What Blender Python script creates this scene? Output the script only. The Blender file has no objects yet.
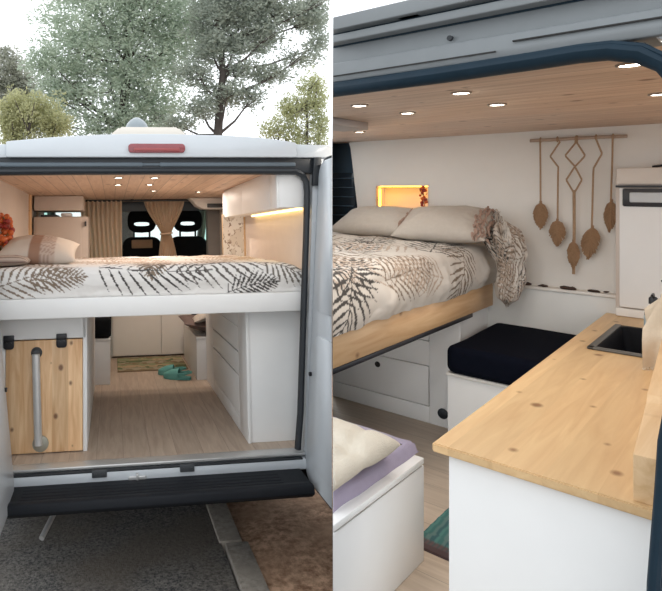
import bpy, bmesh, math, random
import numpy as np
from mathutils import Vector, Matrix, noise
PI = math.pi
random.seed(7)
S = bpy.context.scene
COL = S.collection
V = Vector

# ------------------------------------------------------------------ frames
CAMZ = 1.69
def frame(o, x, y, z):
    m = Matrix(((x[0], y[0], z[0], o[0]), (x[1], y[1], z[1], o[1]), (x[2], y[2], z[2], o[2]), (0, 0, 0, 1)))
    return Matrix.Translation((0, 0, CAMZ)) @ m
# camper parked on a gentle slope, seen from behind: x across, y into the van, z up, origin on the load floor
MA = frame((-0.17609, 3.00402, -1.38920), (0.992384, 0.123049, 0.005674), (-0.122175, 0.989115, -0.082008), (-0.015703, 0.080690, 0.996615))
# camper seen through its side door: x across the van, y towards its tail, z up from its floor
MB_ = frame((0, 0, -1.2), (0.711847, 0.702335, 0), (-0.702335, 0.711847, 0), (0, 0, 1))
FR = MA
CUTN = V((1, -0.24704, 0)).normalized()      # plane of the thin partition between the two sets

BASE = {}
FRM = {}

# ------------------------------------------------------------------ materials
def _nodes(name):
    m = bpy.data.materials.new(name); m.use_nodes = True
    nt = m.node_tree
    return m, nt, nt.nodes['Principled BSDF']
def N(nt, t, **k):
    n = nt.nodes.new(t)
    for a, b in k.items(): setattr(n, a, b)
    return n
def lk(nt, a, b): nt.links.new(a, b)
def rgb(c, f=1.0): return (c[0]*f, c[1]*f, c[2]*f, 1)
def srgb(r, g, b):
    f = lambda c: ((c/255+.055)/1.055)**2.4 if c > 10 else c/255/12.92
    return (f(r), f(g), f(b))
def plain(name, c, rough=.6, var=.06, scale=12, metal=0, bump=0, bscale=200, spec=.5, coat=0):
    m, nt, p = _nodes(name)
    tc = N(nt, 'ShaderNodeTexCoord')
    nz = N(nt, 'ShaderNodeTexNoise'); nz.inputs['Scale'].default_value = scale; nz.inputs['Detail'].default_value = 4
    lk(nt, tc.outputs['Object'], nz.inputs['Vector'])
    mx = N(nt, 'ShaderNodeMix', data_type='RGBA')
    mx.inputs[6].default_value = rgb(c, 1-var*1.5); mx.inputs[7].default_value = rgb(c, 1+var*1.5)
    lk(nt, nz.outputs['Fac'], mx.inputs[0]); lk(nt, mx.outputs[2], p.inputs['Base Color'])
    p.inputs['Roughness'].default_value = rough; p.inputs['Metallic'].default_value = metal
    p.inputs['Specular IOR Level'].default_value = spec; p.inputs['Coat Weight'].default_value = coat
    if bump:
        n2 = N(nt, 'ShaderNodeTexNoise'); n2.inputs['Scale'].default_value = bscale; n2.inputs['Detail'].default_value = 3
        lk(nt, tc.outputs['Object'], n2.inputs['Vector'])
        b = N(nt, 'ShaderNodeBump'); b.inputs['Strength'].default_value = bump; b.inputs['Distance'].default_value = .01
        lk(nt, n2.outputs['Fac'], b.inputs['Height']); lk(nt, b.outputs['Normal'], p.inputs['Normal'])
    return m
def glow(name, c, st):
    m, nt, p = _nodes(name)
    p.inputs['Base Color'].default_value = rgb(c); p.inputs['Emission Color'].default_value = rgb(c); p.inputs['Emission Strength'].default_value = st
    return m
def wood(name, c1, c2, knot, along='x', plank=.1, across='y', groove=.0, knots=1.0, rough=.5, pv=.12, kscale=5.0):
    m, nt, p = _nodes(name)
    ax = 'xyz'.index(along); ac = 'xyz'.index(across)
    tc = N(nt, 'ShaderNodeTexCoord'); sp = N(nt, 'ShaderNodeSeparateXYZ'); lk(nt, tc.outputs['Object'], sp.inputs[0])
    dv = N(nt, 'ShaderNodeMath', operation='DIVIDE'); lk(nt, sp.outputs[ac], dv.inputs[0]); dv.inputs[1].default_value = plank
    fl = N(nt, 'ShaderNodeMath', operation='FLOOR'); lk(nt, dv.outputs[0], fl.inputs[0])
    wn = N(nt, 'ShaderNodeTexWhiteNoise', noise_dimensions='1D'); lk(nt, fl.outputs[0], wn.inputs['W'])
    # shift the grain from board to board
    sh = N(nt, 'ShaderNodeMath', operation='MULTIPLY'); lk(nt, wn.outputs['Value'], sh.inputs[0]); sh.inputs[1].default_value = 7.0
    cb = N(nt, 'ShaderNodeCombineXYZ'); lk(nt, sh.outputs[0], cb.inputs[ax])
    ad = N(nt, 'ShaderNodeVectorMath', operation='ADD'); lk(nt, tc.outputs['Object'], ad.inputs[0]); lk(nt, cb.outputs[0], ad.inputs[1])
    mp = N(nt, 'ShaderNodeMapping'); lk(nt, ad.outputs[0], mp.inputs['Vector'])
    sc = [1, 1, 1]; sc[ax] = .09; mp.inputs['Scale'].default_value = sc
    nz = N(nt, 'ShaderNodeTexNoise'); nz.inputs['Scale'].default_value = 38; nz.inputs['Detail'].default_value = 5; nz.inputs['Distortion'].default_value = .8
    lk(nt, mp.outputs[0], nz.inputs['Vector'])
    rp = N(nt, 'ShaderNodeValToRGB'); rp.color_ramp.elements[0].position = .3; rp.color_ramp.elements[1].position = .72
    rp.color_ramp.elements[0].color = rgb(c2); rp.color_ramp.elements[1].color = rgb(c1); lk(nt, nz.outputs['Fac'], rp.inputs[0])
    pm = N(nt, 'ShaderNodeMath', operation='MULTIPLY_ADD'); lk(nt, wn.outputs['Value'], pm.inputs[0]); pm.inputs[1].default_value = 2*pv; pm.inputs[2].default_value = 1-pv
    m1 = N(nt, 'ShaderNodeVectorMath', operation='SCALE'); lk(nt, rp.outputs[0], m1.inputs[0]); lk(nt, pm.outputs[0], m1.inputs['Scale'])
    out = m1.outputs[0]
    if knots:
        s2 = N(nt, 'ShaderNodeSeparateXYZ'); lk(nt, tc.outputs['Object'], s2.inputs[0])
        k1 = N(nt, 'ShaderNodeMath', operation='MULTIPLY'); lk(nt, s2.outputs[ax], k1.inputs[0]); k1.inputs[1].default_value = .75
        c2_ = N(nt, 'ShaderNodeCombineXYZ'); lk(nt, k1.outputs[0], c2_.inputs[0]); lk(nt, s2.outputs[ac], c2_.inputs[1])
        vo = N(nt, 'ShaderNodeTexVoronoi', voronoi_dimensions='2D'); vo.inputs['Scale'].default_value = kscale; vo.inputs['Randomness'].default_value = 1
        lk(nt, c2_.outputs[0], vo.inputs['Vector'])
        sc_ = N(nt, 'ShaderNodeSeparateColor'); lk(nt, vo.outputs['Color'], sc_.inputs[0])
        k2 = N(nt, 'ShaderNodeMath', operation='MULTIPLY_ADD'); lk(nt, sc_.outputs[0], k2.inputs[0]); k2.inputs[1].default_value = -.07; lk(nt, vo.outputs['Distance'], k2.inputs[2])
        kr = N(nt, 'ShaderNodeMapRange'); lk(nt, k2.outputs[0], kr.inputs[0])
        kr.inputs[1].default_value = -.025; kr.inputs[2].default_value = .03; kr.inputs[3].default_value = .85*knots; kr.inputs[4].default_value = 0
        mk = N(nt, 'ShaderNodeMix', data_type='RGBA'); lk(nt, kr.outputs[0], mk.inputs[0]); lk(nt, out, mk.inputs[6]); mk.inputs[7].default_value = rgb(knot)
        out = mk.outputs[2]
    if groove:
        fr = N(nt, 'ShaderNodeMath', operation='FRACT'); lk(nt, dv.outputs[0], fr.inputs[0])
        lt = N(nt, 'ShaderNodeMath', operation='LESS_THAN'); lk(nt, fr.outputs[0], lt.inputs[0]); lt.inputs[1].default_value = groove/plank
        mg = N(nt, 'ShaderNodeMix', data_type='RGBA'); lk(nt, lt.outputs[0], mg.inputs[0]); lk(nt, out, mg.inputs[6]); mg.inputs[7].default_value = rgb(c2, .6)
        out = mg.outputs[2]
    lk(nt, out, p.inputs['Base Color']); p.inputs['Roughness'].default_value = rough
    b = N(nt, 'ShaderNodeBump'); b.inputs['Strength'].default_value = .06; lk(nt, nz.outputs['Fac'], b.inputs['Height']); lk(nt, b.outputs['Normal'], p.inputs['Normal'])
    return m
def vcol(name, rough=.9, bump=.15, bscale=350):
    m, nt, p = _nodes(name)
    a = N(nt, 'ShaderNodeAttribute', attribute_name='Col')
    tc = N(nt, 'ShaderNodeTexCoord'); nz = N(nt, 'ShaderNodeTexNoise'); nz.inputs['Scale'].default_value = bscale
    lk(nt, tc.outputs['Object'], nz.inputs['Vector'])
    b = N(nt, 'ShaderNodeBump'); b.inputs['Strength'].default_value = bump; b.inputs['Distance'].default_value = .004
    lk(nt, nz.outputs['Fac'], b.inputs['Height']); lk(nt, b.outputs['Normal'], p.inputs['Normal'])
    lk(nt, a.outputs['Color'], p.inputs['Base Color']); p.inputs['Roughness'].default_value = rough
    p.inputs['Specular IOR Level'].default_value = .2
    return m
def speckle(name, cols, scales, rough=.9, bump=.4):
    m, nt, p = _nodes(name)
    tc = N(nt, 'ShaderNodeTexCoord')
    a = N(nt, 'ShaderNodeTexNoise'); a.inputs['Scale'].default_value = scales[0]; a.inputs['Detail'].default_value = 6; a.inputs['Roughness'].default_value = .7
    b = N(nt, 'ShaderNodeTexNoise'); b.inputs['Scale'].default_value = scales[1]; b.inputs['Detail'].default_value = 4
    for n in (a, b): lk(nt, tc.outputs['Object'], n.inputs['Vector'])
    r = N(nt, 'ShaderNodeValToRGB'); r.color_ramp.elements[0].position = .38; r.color_ramp.elements[1].position = .62
    r.color_ramp.elements[0].color = rgb(cols[0]); r.color_ramp.elements[1].color = rgb(cols[1]); lk(nt, a.outputs['Fac'], r.inputs[0])
    r2 = N(nt, 'ShaderNodeValToRGB'); r2.color_ramp.elements[0].position = .4; r2.color_ramp.elements[1].position = .65
    r2.color_ramp.elements[0].color = (0, 0, 0, 1); r2.color_ramp.elements[1].color = (.7, .7, .7, 1); lk(nt, b.outputs['Fac'], r2.inputs[0])
    mx = N(nt, 'ShaderNodeMix', data_type='RGBA'); lk(nt, r2.outputs[0], mx.inputs[0]); lk(nt, r.outputs[0], mx.inputs[6]); mx.inputs[7].default_value = rgb(cols[2])
    lk(nt, mx.outputs[2], p.inputs['Base Color']); p.inputs['Roughness'].default_value = rough
    bp = N(nt, 'ShaderNodeBump'); bp.inputs['Strength'].default_value = bump; bp.inputs['Distance'].default_value = .01
    lk(nt, a.outputs['Fac'], bp.inputs['Height']); lk(nt, bp.outputs['Normal'], p.inputs['Normal'])
    return m
def glass(name, c, alpha_mix=.85, rough=.03):
    m, nt, p = _nodes(name)
    t = N(nt, 'ShaderNodeBsdfTransparent'); t.inputs[0].default_value = rgb(c)
    g = N(nt, 'ShaderNodeBsdfGlossy'); g.inputs['Roughness'].default_value = rough
    mx = N(nt, 'ShaderNodeMixShader'); mx.inputs[0].default_value = 1-alpha_mix
    lk(nt, t.outputs[0], mx.inputs[1]); lk(nt, g.outputs[0], mx.inputs[2]); lk(nt, mx.outputs[0], nt.nodes['Material Output'].inputs['Surface'])
    return m
def leaf(name, c1, c2):
    m, nt, p = _nodes(name)
    tc = N(nt, 'ShaderNodeTexCoord'); nz = N(nt, 'ShaderNodeTexNoise'); nz.inputs['Scale'].default_value = 1.6; nz.inputs['Detail'].default_value = 5
    lk(nt, tc.outputs['Object'], nz.inputs['Vector'])
    mx = N(nt, 'ShaderNodeMix', data_type='RGBA'); mx.inputs[6].default_value = rgb(c1); mx.inputs[7].default_value = rgb(c2); lk(nt, nz.outputs['Fac'], mx.inputs[0])
    d = N(nt, 'ShaderNodeBsdfDiffuse'); lk(nt, mx.outputs[2], d.inputs[0])
    t = N(nt, 'ShaderNodeBsdfTranslucent'); lk(nt, mx.outputs[2], t.inputs[0])
    ms = N(nt, 'ShaderNodeMixShader'); ms.inputs[0].default_value = .45; lk(nt, d.outputs[0], ms.inputs[1]); lk(nt, t.outputs[0], ms.inputs[2])
    lk(nt, ms.outputs[0], nt.nodes['Material Output'].inputs['Surface'])
    return m

M = dict(
 paint=plain('white_paint', (.58, .62, .655), .35, .02, coat=.3),
 paint_grey=plain('grey_primer_paint', (.20, .218, .228), .5, .06, 20),
 white=plain('white_board', (.80, .80, .79), .5, .015),
 offwhite=plain('off_white_panel', (.76, .735, .69), .6, .02),
 rubber=plain('black_rubber', (.012, .016, .021), .5, .1),
 rubber_blue=plain('blue_black_rubber', (.008, .024, .040), .55, .15, 25, bump=.1, bscale=60, spec=.25),
 greyseal=plain('grey_seal', (.10, .13, .155), .5, .08),
 plastic=plain('black_bumper_plastic', (.010, .012, .016), .65, .12, 30, bump=.25, bscale=300, spec=.25),
 red=plain('red_lens', (.26, .045, .055), .25, .12, 40, coat=.5),
 steel=plain('brushed_steel', (.62, .62, .61), .35, .05, metal=.6),
 darkmetal=plain('dark_bracket_metal', (.05, .055, .06), .5, .1),
 black=plain('black_fabric', (.010, .011, .013), .9, .2, 60, bump=.2, bscale=400, spec=.1),
 blackp=plain('black_plastic', (.012, .012, .016), .4, .1),
 navy=plain('navy_fabric', (.0045, .006, .012), .95, .15, 40, bump=.25, bscale=500, spec=.06),
 slit=plain('dark_gap', (.03, .03, .03), .9, .05),
 tan=plain('tan_cotton', (.70, .52, .38), .95, .08, 60, bump=.2, bscale=600, spec=.1),
 jute=plain('macrame_cord', (.40, .27, .17), .95, .15, 120, bump=.4, bscale=700, spec=.1),
 jute2=plain('macrame_fringe', (.33, .205, .12), .95, .18, 150, bump=.4, bscale=800, spec=.1),
 dowel=plain('bleached_stick', (.42, .32, .25), .8, .1, 40),
 cream=plain('cream_cotton', (.60, .56, .48), .95, .06, 30, bump=.35, bscale=260, spec=.1),
 towel=plain('ecru_towel', (.70, .62, .50), .95, .06, 60, bump=.5, bscale=500, spec=.1),
 lilac=plain('lilac_cotton', (.36, .325, .43), .95, .06, 40, bump=.2, bscale=400, spec=.1),
 linen=plain('linen_pillow', (.50, .45, .395), .95, .05, 60, bump=.3, bscale=500, spec=.1),
 tassel=plain('pillow_tassel', (.36, .25, .20), .95, .2, 150, spec=.1),
 brownc=plain('taupe_cushion', (.16, .12, .11), .95, .15, 60, bump=.3, bscale=300, spec=.1),
 brown=plain('dark_brown_chip', (.045, .022, .015), .7, .3, 60, bump=.5, bscale=120),
 teal=plain('teal_foam', (.12, .36, .33), .7, .08, 40, bump=.2, bscale=200),
 orange=plain('orange_berry', (.60, .13, .03), .5, .3, 60),
 redb=plain('red_berry', (.30, .03, .02), .5, .3, 60),
 leafg=plain('dry_leaf', (.22, .12, .04), .8, .3, 60),
 clearcap=plain('smoky_dome', (.24, .28, .30), .3, .1, 20, coat=.6),
 beige_plastic=plain('ivory_plastic', (.66, .61, .54), .5, .03),
 conc=speckle('kerb_concrete', (srgb(136, 129, 120), srgb(176, 167, 156), srgb(154, 146, 135)), (30, 7)),
 asphalt=speckle('asphalt', (srgb(48, 50, 52), srgb(140, 136, 130), srgb(112, 102, 90)), (70, 2.2), bump=.8),
 soil=speckle('dry_soil', (srgb(140, 102, 76), srgb(226, 186, 154), srgb(180, 146, 118)), (22, 3.0), bump=.6),
 bark=plain('pine_bark', (.075, .062, .055), .95, .25, 12, bump=.6, bscale=30),
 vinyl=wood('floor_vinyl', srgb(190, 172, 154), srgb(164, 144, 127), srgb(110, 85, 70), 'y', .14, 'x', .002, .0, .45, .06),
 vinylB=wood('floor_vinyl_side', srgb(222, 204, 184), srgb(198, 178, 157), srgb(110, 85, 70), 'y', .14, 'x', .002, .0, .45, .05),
 pineceilA=wood('pine_boards_long', srgb(224, 196, 172), srgb(204, 172, 148), srgb(105, 58, 32), 'y', .085, 'x', .004, .7, .5, .08, 4),
 pineceil=wood('pine_boards_roof', srgb(228, 204, 184), srgb(206, 176, 152), srgb(100, 55, 30), 'y', .07, 'x', .0025, .8, .5, .06, 5),
 pinetop=wood('pine_worktop', srgb(216, 184, 138), srgb(200, 164, 120), srgb(110, 65, 30), 'x', .095, 'y', .0, .9, .4, .07, 5.5),
 pineedge=wood('pine_plank', srgb(214, 178, 136), srgb(196, 154, 110), srgb(110, 65, 32), 'x', .3, 'z', .0, .9, .45, .03, 4),
 pinedoor=wood('pine_door', srgb(238, 204, 162), srgb(208, 162, 116), srgb(88, 42, 22), 'z', .085, 'x', .0, .95, .5, .14, 6),
 pineply=wood('pale_ply', srgb(218, 188, 148), srgb(196, 160, 116), srgb(130, 85, 50), 'x', .2, 'z', .0, .3, .5),
 fabric=vcol('printed_cotton'), fabricp=vcol('striped_cotton'), matc=vcol('woven_mat'), mapm=vcol('printed_paper', .6, .02),
 spot=glow('led_disc', (1, .93, .82), 14.0), led=glow('warm_led', (1, .74, .30), 3.5), ledn=glow('amber_led', (1, .41, .035), 13.0),
 chrome=plain('satin_ring', (.35, .30, .25), .3, .05, metal=.8),
 lining=plain('warm_tinted_lining', (.64, .55, .48), .7, .03),  # off-white lining; the warm LED tint is put into its colour
 win=plain('dark_glass', (.006, .016, .028), .08, .1, 6, spec=.6), winframe=plain('blue_grey_metal', (.045, .075, .105), .4, .15, 8),
 clear=glass('clear_glass', (.86, .92, .90), .9),
 partition=plain('partition_board', (.55, .55, .54), .8, .02),
 sinkm=plain('black_composite', (.003, .003, .005), .6, .2, 100, spec=.15),
 bottle=plain('bottle_grey', (.10, .12, .13), .15, .2, 30, coat=.5),
 label=plain('pale_label', (.42, .50, .53), .5, .1, 50),
)

M['tanc'] = leaf('sheer_tan_cotton', (.90, .75, .60), (.84, .68, .53))
# ------------------------------------------------------------------ mesh builder
class MB:
    def __init__(s, color=False):
        s.bm = bmesh.new(); s.cl = s.bm.verts.layers.float_color.new('Col') if color else None
    def _merge(s, b):
        me = bpy.data.meshes.new('t'); b.to_mesh(me); b.free(); s.bm.from_mesh(me); bpy.data.meshes.remove(me); return s
    def box(s, x0, y0, z0, x1, y1, z1, bev=0, seg=2, mat=None):
        b = bmesh.new(); bmesh.ops.create_cube(b, size=1)
        sx, sy, sz = x1-x0, y1-y0, z1-z0
        bmesh.ops.scale(b, vec=(sx, sy, sz), verts=b.verts); bmesh.ops.translate(b, vec=((x0+x1)/2, (y0+y1)/2, (z0+z1)/2), verts=b.verts)
        if bev: bmesh.ops.bevel(b, geom=b.edges[:], offset=min(bev, .49*min(abs(sx), abs(sy), abs(sz))), segments=seg, affect='EDGES', profile=.5)
        if mat: bmesh.ops.transform(b, matrix=mat, verts=b.verts)
        return s._merge(b)
    def prism(s, poly, axis, a, c, bev=0, seg=2):
        """poly: 2-D points in the two other axes (in xyz order), swept along axis from a to c"""
        b = bmesh.new(); k = 'xyz'.index(axis); o = [i for i in range(3) if i != k]
        def mk(t):
            r = []
            for p in poly:
                q = [0, 0, 0]; q[k] = t; q[o[0]] = p[0]; q[o[1]] = p[1]; r.append(b.verts.new(q))
            return r
        A_, C_ = mk(a), mk(c); n = len(poly)
        b.faces.new(A_[::-1]); b.faces.new(C_)
        for i in range(n): b.faces.new((A_[i], A_[(i+1) % n], C_[(i+1) % n], C_[i]))
        bmesh.ops.recalc_face_normals(b, faces=b.faces)
        if bev: bmesh.ops.bevel(b, geom=b.edges[:], offset=bev, segments=seg, affect='EDGES', profile=.5)
        return s._merge(b)
    def tube(s, pts, r, seg=8, closed=False, flat=None):
        pts = [V(p) for p in pts]; n = len(pts); rs = r if isinstance(r, (list, tuple)) else [r]*n
        rings = []; up = V((0, 0, 1)); prev = None
        for i, p in enumerate(pts):
            if closed: t = pts[(i+1) % n]-pts[i-1]
            else: t = pts[min(i+1, n-1)]-pts[max(i-1, 0)]
            t.normalize()
            if prev is None:
                a = up if abs(t.z) < .9 else V((1, 0, 0)); u = t.cross(a).normalized()
            else: u = (prev-t*prev.dot(t)).normalized()
            prev = u; w = t.cross(u); ring = []
            for k in range(seg):
                an = 2*PI*k/seg; d = u*math.cos(an)*rs[i]+w*math.sin(an)*rs[i]
                if flat: d = V((d.x*flat[0], d.y*flat[1], d.z*flat[2]))
                ring.append(s.bm.verts.new(p+d))
            rings.append(ring)
        m = n if closed else n-1
        for i in range(m):
            A_, B_ = rings[i], rings[(i+1) % n]
            for k in range(seg): s.bm.faces.new((A_[k], A_[(k+1) % seg], B_[(k+1) % seg], B_[k]))
        if not closed: s.bm.faces.new(rings[0][::-1]); s.bm.faces.new(rings[-1])
        return s
    def cyl(s, p0, p1, r0, r1=None, seg=20): return s.tube([p0, p1], [r0, r0 if r1 is None else r1], seg)
    def lathe(s, prof, c, seg=24, axis='z', cap=True):
        rings = []
        for (r, h) in prof:
            ring = []
            for k in range(seg):
                a = 2*PI*k/seg; q = {'z': (r*math.cos(a), r*math.sin(a), h), 'y': (r*math.cos(a), h, r*math.sin(a)), 'x': (h, r*math.cos(a), r*math.sin(a))}[axis]
                ring.append(s.bm.verts.new(V(c)+V(q)))
            rings.append(ring)
        for A_, B_ in zip(rings, rings[1:]):
            for k in range(seg): s.bm.faces.new((A_[k], A_[(k+1) % seg], B_[(k+1) % seg], B_[k]))
        if cap: s.bm.faces.new(rings[0][::-1]); s.bm.faces.new(rings[-1])
        return s
    def ball(s, c, r, sub=2, sc=(1, 1, 1)):
        b = bmesh.new(); bmesh.ops.create_icosphere(b, subdivisions=sub, radius=r); bmesh.ops.scale(b, vec=sc, verts=b.verts)
        bmesh.ops.translate(b, vec=c, verts=b.verts); return s._merge(b)
    def surf(s, nu, nv, f, col=None, wrap=False):
        g = []
        for i in range(nu):
            row = []
            for j in range(nv):
                u, v = i/(nu-1), j/(nv-1); w = s.bm.verts.new(f(u, v))
                if col is not None: w[s.cl] = (*col(u, v), 1)
                row.append(w)
            g.append(row)
        for i in range(nu-1):
            for j in range(nv-1): s.bm.faces.new((g[i][j], g[i+1][j], g[i+1][j+1], g[i][j+1]))
        return g
    def xf(s, m): bmesh.ops.transform(s.bm, matrix=m, verts=s.bm.verts); return s
    def build(s, name, mat, parent=None, base=None, weld=0, ang=40):
        if weld: bmesh.ops.remove_doubles(s.bm, verts=s.bm.verts, dist=weld)
        bmesh.ops.recalc_face_normals(s.bm, faces=s.bm.faces)
        bs = BASE[parent.name] if parent else V(base or (0, 0, 0))
        bmesh.ops.translate(s.bm, vec=-bs, verts=s.bm.verts)
        me = bpy.data.meshes.new(name); s.bm.to_mesh(me); s.bm.free()
        for p in me.polygons: p.use_smooth = True
        me.set_sharp_from_angle(angle=math.radians(ang))
        if isinstance(mat, str): mat = M[mat]
        me.materials.append(mat)
        o = bpy.data.objects.new(name, me); COL.objects.link(o); BASE[o.name] = bs
        if parent: o.parent = parent; FRM[o.name] = FRM[parent.name]
        else: o.matrix_world = FR @ Matrix.Translation(bs); FRM[o.name] = 'A' if FR is MA else 'B'
        return o
def tag(o, label=None, cat=None, group=None, kind=None):
    for k, v in (('label', label), ('category', cat), ('group', group), ('kind', kind)):
        if v: o[k] = v
    return o
def thing(name, label, cat, base, group=None):
    o = bpy.data.objects.new(name, None); COL.objects.link(o); o.empty_display_size = .1
    BASE[o.name] = V(base); FRM[o.name] = 'A' if FR is MA else 'B'
    o.matrix_world = FR @ Matrix.Translation(V(base))
    return tag(o, label, cat, group)
def solo(mb, name, mat, label, cat, base, group=None, **k): return tag(mb.build(name, mat, None, base, **k), label, cat, group)
def struct(mb, name, mat, **k): return tag(mb.build(name, mat, None, k.pop('base', None), **k), kind='structure')
def dup(root, base, label=None, rz=0, scale=1):
    r = root.copy(); COL.objects.link(r); r.matrix_world = FR @ Matrix.Translation(V(base)) @ Matrix.Rotation(rz, 4, 'Z') @ Matrix.Scale(scale, 4)
    FRM[r.name] = FRM[root.name]; BASE[r.name] = V(base)
    if label: r['label'] = label
    for ch in root.children:
        c = ch.copy(); COL.objects.link(c); c.parent = r; FRM[c.name] = FRM[root.name]
        for g in ch.children:
            d = g.copy(); COL.objects.link(d); d.parent = c; FRM[d.name] = FRM[root.name]
    return r
def rounded(x0, z0, x1, z1, r, n=6):
    p = []
    for cx, cz, a0 in ((x1-r, z1-r, 0), (x0+r, z1-r, 90), (x0+r, z0+r, 180), (x1-r, z0+r, 270)):
        for k in range(n+1):
            a = math.radians(a0+90*k/n); p.append((cx+r*math.cos(a), cz+r*math.sin(a)))
    return p
def fbm(p, o=3): return noise.fractal(V(p), .8, 2.0, o)

# ------------------------------------------------------------------ palm print
def palm_print(W, H, seed, fr, bg):
    res = .004; nx, ny = int(W/res)+1, int(H/res)+1
    img = np.zeros((nx, ny, 3), np.float32); img[:] = bg
    rr = random.Random(seed)
    X = np.arange(nx)*res; Y = np.arange(ny)*res
    def lens(ax, ay, bx, by, w, c):
        L = math.hypot(bx-ax, by-ay)
        if L < 1e-4: return
        i0, i1 = max(0, int((min(ax, bx)-w)/res)), min(nx, int((max(ax, bx)+w)/res)+2)
        j0, j1 = max(0, int((min(ay, by)-w)/res)), min(ny, int((max(ay, by)+w)/res)+2)
        if i0 >= i1 or j0 >= j1: return
        gx, gy = np.meshgrid(X[i0:i1]-ax, Y[j0:j1]-ay, indexing='ij')
        dx, dy = (bx-ax)/L, (by-ay)/L
        s = (gx*dx+gy*dy)/L; t = np.abs(-gx*dy+gy*dx)
        m = (s > 0) & (s < 1) & (t < w*np.sin(np.pi*np.clip(s, 0, 1)**.75))
        img[i0:i1, j0:j1][m] = c
    for (x, y, ang, L, c, lw, n) in fr:
        bend = rr.uniform(-.5, .5); px, py, a = x, y, ang
        for k in range(n):
            f = k/(n-1); st = L/n
            qx, qy = px+st*math.cos(a), py+st*math.sin(a)
            lens(px-st*.3*math.cos(a), py-st*.3*math.sin(a), qx+st*.3*math.cos(a), qy+st*.3*math.sin(a), .004, c)
            ll = L*.36*(math.sin(PI*min(1, .16+.84*f)**.8))**.8+.02
            for sd in (-1, 1):
                la = a+sd*(math.radians(62)-.55*f)+rr.uniform(-.05, .05)
                mx_, my_ = px+ll*math.cos(la), py+ll*math.sin(la)
                lens(px, py, mx_, my_, lw*(.8+.3*math.sin(PI*f)), c)
            px, py = qx, qy; a += bend/n
    def samp(x, y):
        i = min(nx-1, max(0, int(x/res+.5))); j = min(ny-1, max(0, int(y/res+.5)))
        return tuple(float(q) for q in img[i, j])
    return samp
DK, MD, BE = (.070, .064, .060), (.21, .16, .12), (.42, .335, .27)
BG = (.70, .675, .64)

# ------------------------------------------------------------------ soft shapes
def pillow(mb, c, sx, sy, h, rot=Matrix(), n=26, col=None, pinch=.07, sd=0):
    def f(sgn):
        def g(u, v):
            a, b = 2*u-1, 2*v-1
            x = sx*a*(1-pinch*(1-b*b)*abs(a)); y = sy*b*(1-pinch*(1-a*a)*abs(b))
            t = h*((1-a**4)*(1-b**4))**.55*(.62+.38*(1-a*a)*(1-b*b))
            w = fbm((a*2.2+sd, b*2.2, sgn*3+sd))*h*.09*(1-a**4)*(1-b**4)
            return V(c)+rot @ V((x, y, sgn*t+w))
        return g
    for sgn in (1, -1): mb.surf(n, n, f(sgn), col if col else None)
    return mb
def curtain(mb, top, bot, n=60, m=24, amp=.018, folds=8, waist=None, yb=0, ph=0):
    """top/bot: (x0,x1,z); waist: (x0,x1,z) draws the cloth in"""
    def ends(v):
        z = top[2]+(bot[2]-top[2])*v
        if waist:
            vw = (top[2]-waist[2])/(top[2]-bot[2])
            if v < vw: t = (v/vw)**1.25; t = t*t*(3-2*t)*.35+t*.65; a, b = top, waist
            else: t = min(1, (v-vw)/(1-vw)); t = t**.8; a, b = waist, bot
            return a[0]+(b[0]-a[0])*t, a[1]+(b[1]-a[1])*t, z
        return top[0]+(bot[0]-top[0])*v, top[1]+(bot[1]-top[1])*v, z
    def f(u, v):
        x0, x1, z = ends(v); w = (x1-x0)/(top[1]-top[0])
        return V((x0+(x1-x0)*u, yb+amp*math.sin(2*PI*folds*u+ph+.6*math.sin(5*v))*(.6+.4*w)+amp*.4*fbm((u*6, v*3, ph)), z))
    mb.surf(n, m, f); return mb

# =================================================================== GROUND (follows the slope of the first camper)
FR = MA
GZ = -.55
mb = MB(); mb.box(-14, -7, GZ-.1, .395, 30, GZ); struct(mb, 'road', 'asphalt')
def soilf(u, v):
    x, y = .52+u*9.5, -7+v*37
    return V((x, y, GZ-.005+.035*fbm((x*1.3, y*1.3, 2))+.05*min(1, (x-.52)*.6)))
mb = MB(); mb.surf(50, 130, soilf); mb.box(.5, -7, GZ-.3, 10, 30, GZ-.12); struct(mb, 'ground_soil', 'soil')
kerb0 = None
for k, (y0, dx, dz, lb) in enumerate(((-.78, .012, .004, 'pale concrete kerb stone, nearest one between asphalt and soil'), (.245, -.012, -.008, 'darker concrete kerb stone partly under the rear bumper'))):
    mb = MB(); mb.box(.395+dx, y0, GZ-.12, .525+dx, y0+.985, GZ+.022+dz, .012)
    o = solo(mb, 'kerb_stone', 'conc', lb, 'kerb stone', (.46+dx, y0+.49, GZ-.1), 'kerb stones beside the asphalt')

# =================================================================== VAN SEEN FROM BEHIND
van = thing('camper_van', 'white camper van with its rear doors open, seen from behind', 'van', (0, 2, GZ))
mb = MB()
mb.prism([(-.725, 1.553), (.80, 1.553), (.80, 1.632), (.74, 1.642), (.61, 1.659), (.39, 1.671), (.1, 1.676), (-.1, 1.676), (-.25, 1.671), (-.5, 1.656), (-.725, 1.634)], 'y', -.04, .14, .006)
mb.prism([(-1.0, 1.553), (-.722, 1.553), (-.722, 1.622), (-.80, 1.622), (-1.0, 1.57)], 'y', -.02, .14, .006)
mb.prism([(.80, 1.553), (1.03, 1.553), (1.045, 1.575), (1.03, 1.605), (.97, 1.622), (.80, 1.626)], 'y', -.025, .14, .006)
mb.build('rear_header', 'paint', van)
mb = MB()
mb.prism(rounded(-.106, 1.574, .192, 1.622, .018), 'y', -.056, -.03, .004); bl = mb.build('brake_light', 'red', van)
mb = MB(); mb.prism(rounded(-.078, 1.583, .164, 1.598, .005), 'y', -.061, -.055, .002); mb.build('lens_strip', plain('inner_red_lens', (.34, .07, .07), .3, .1, 60), bl)
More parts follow.
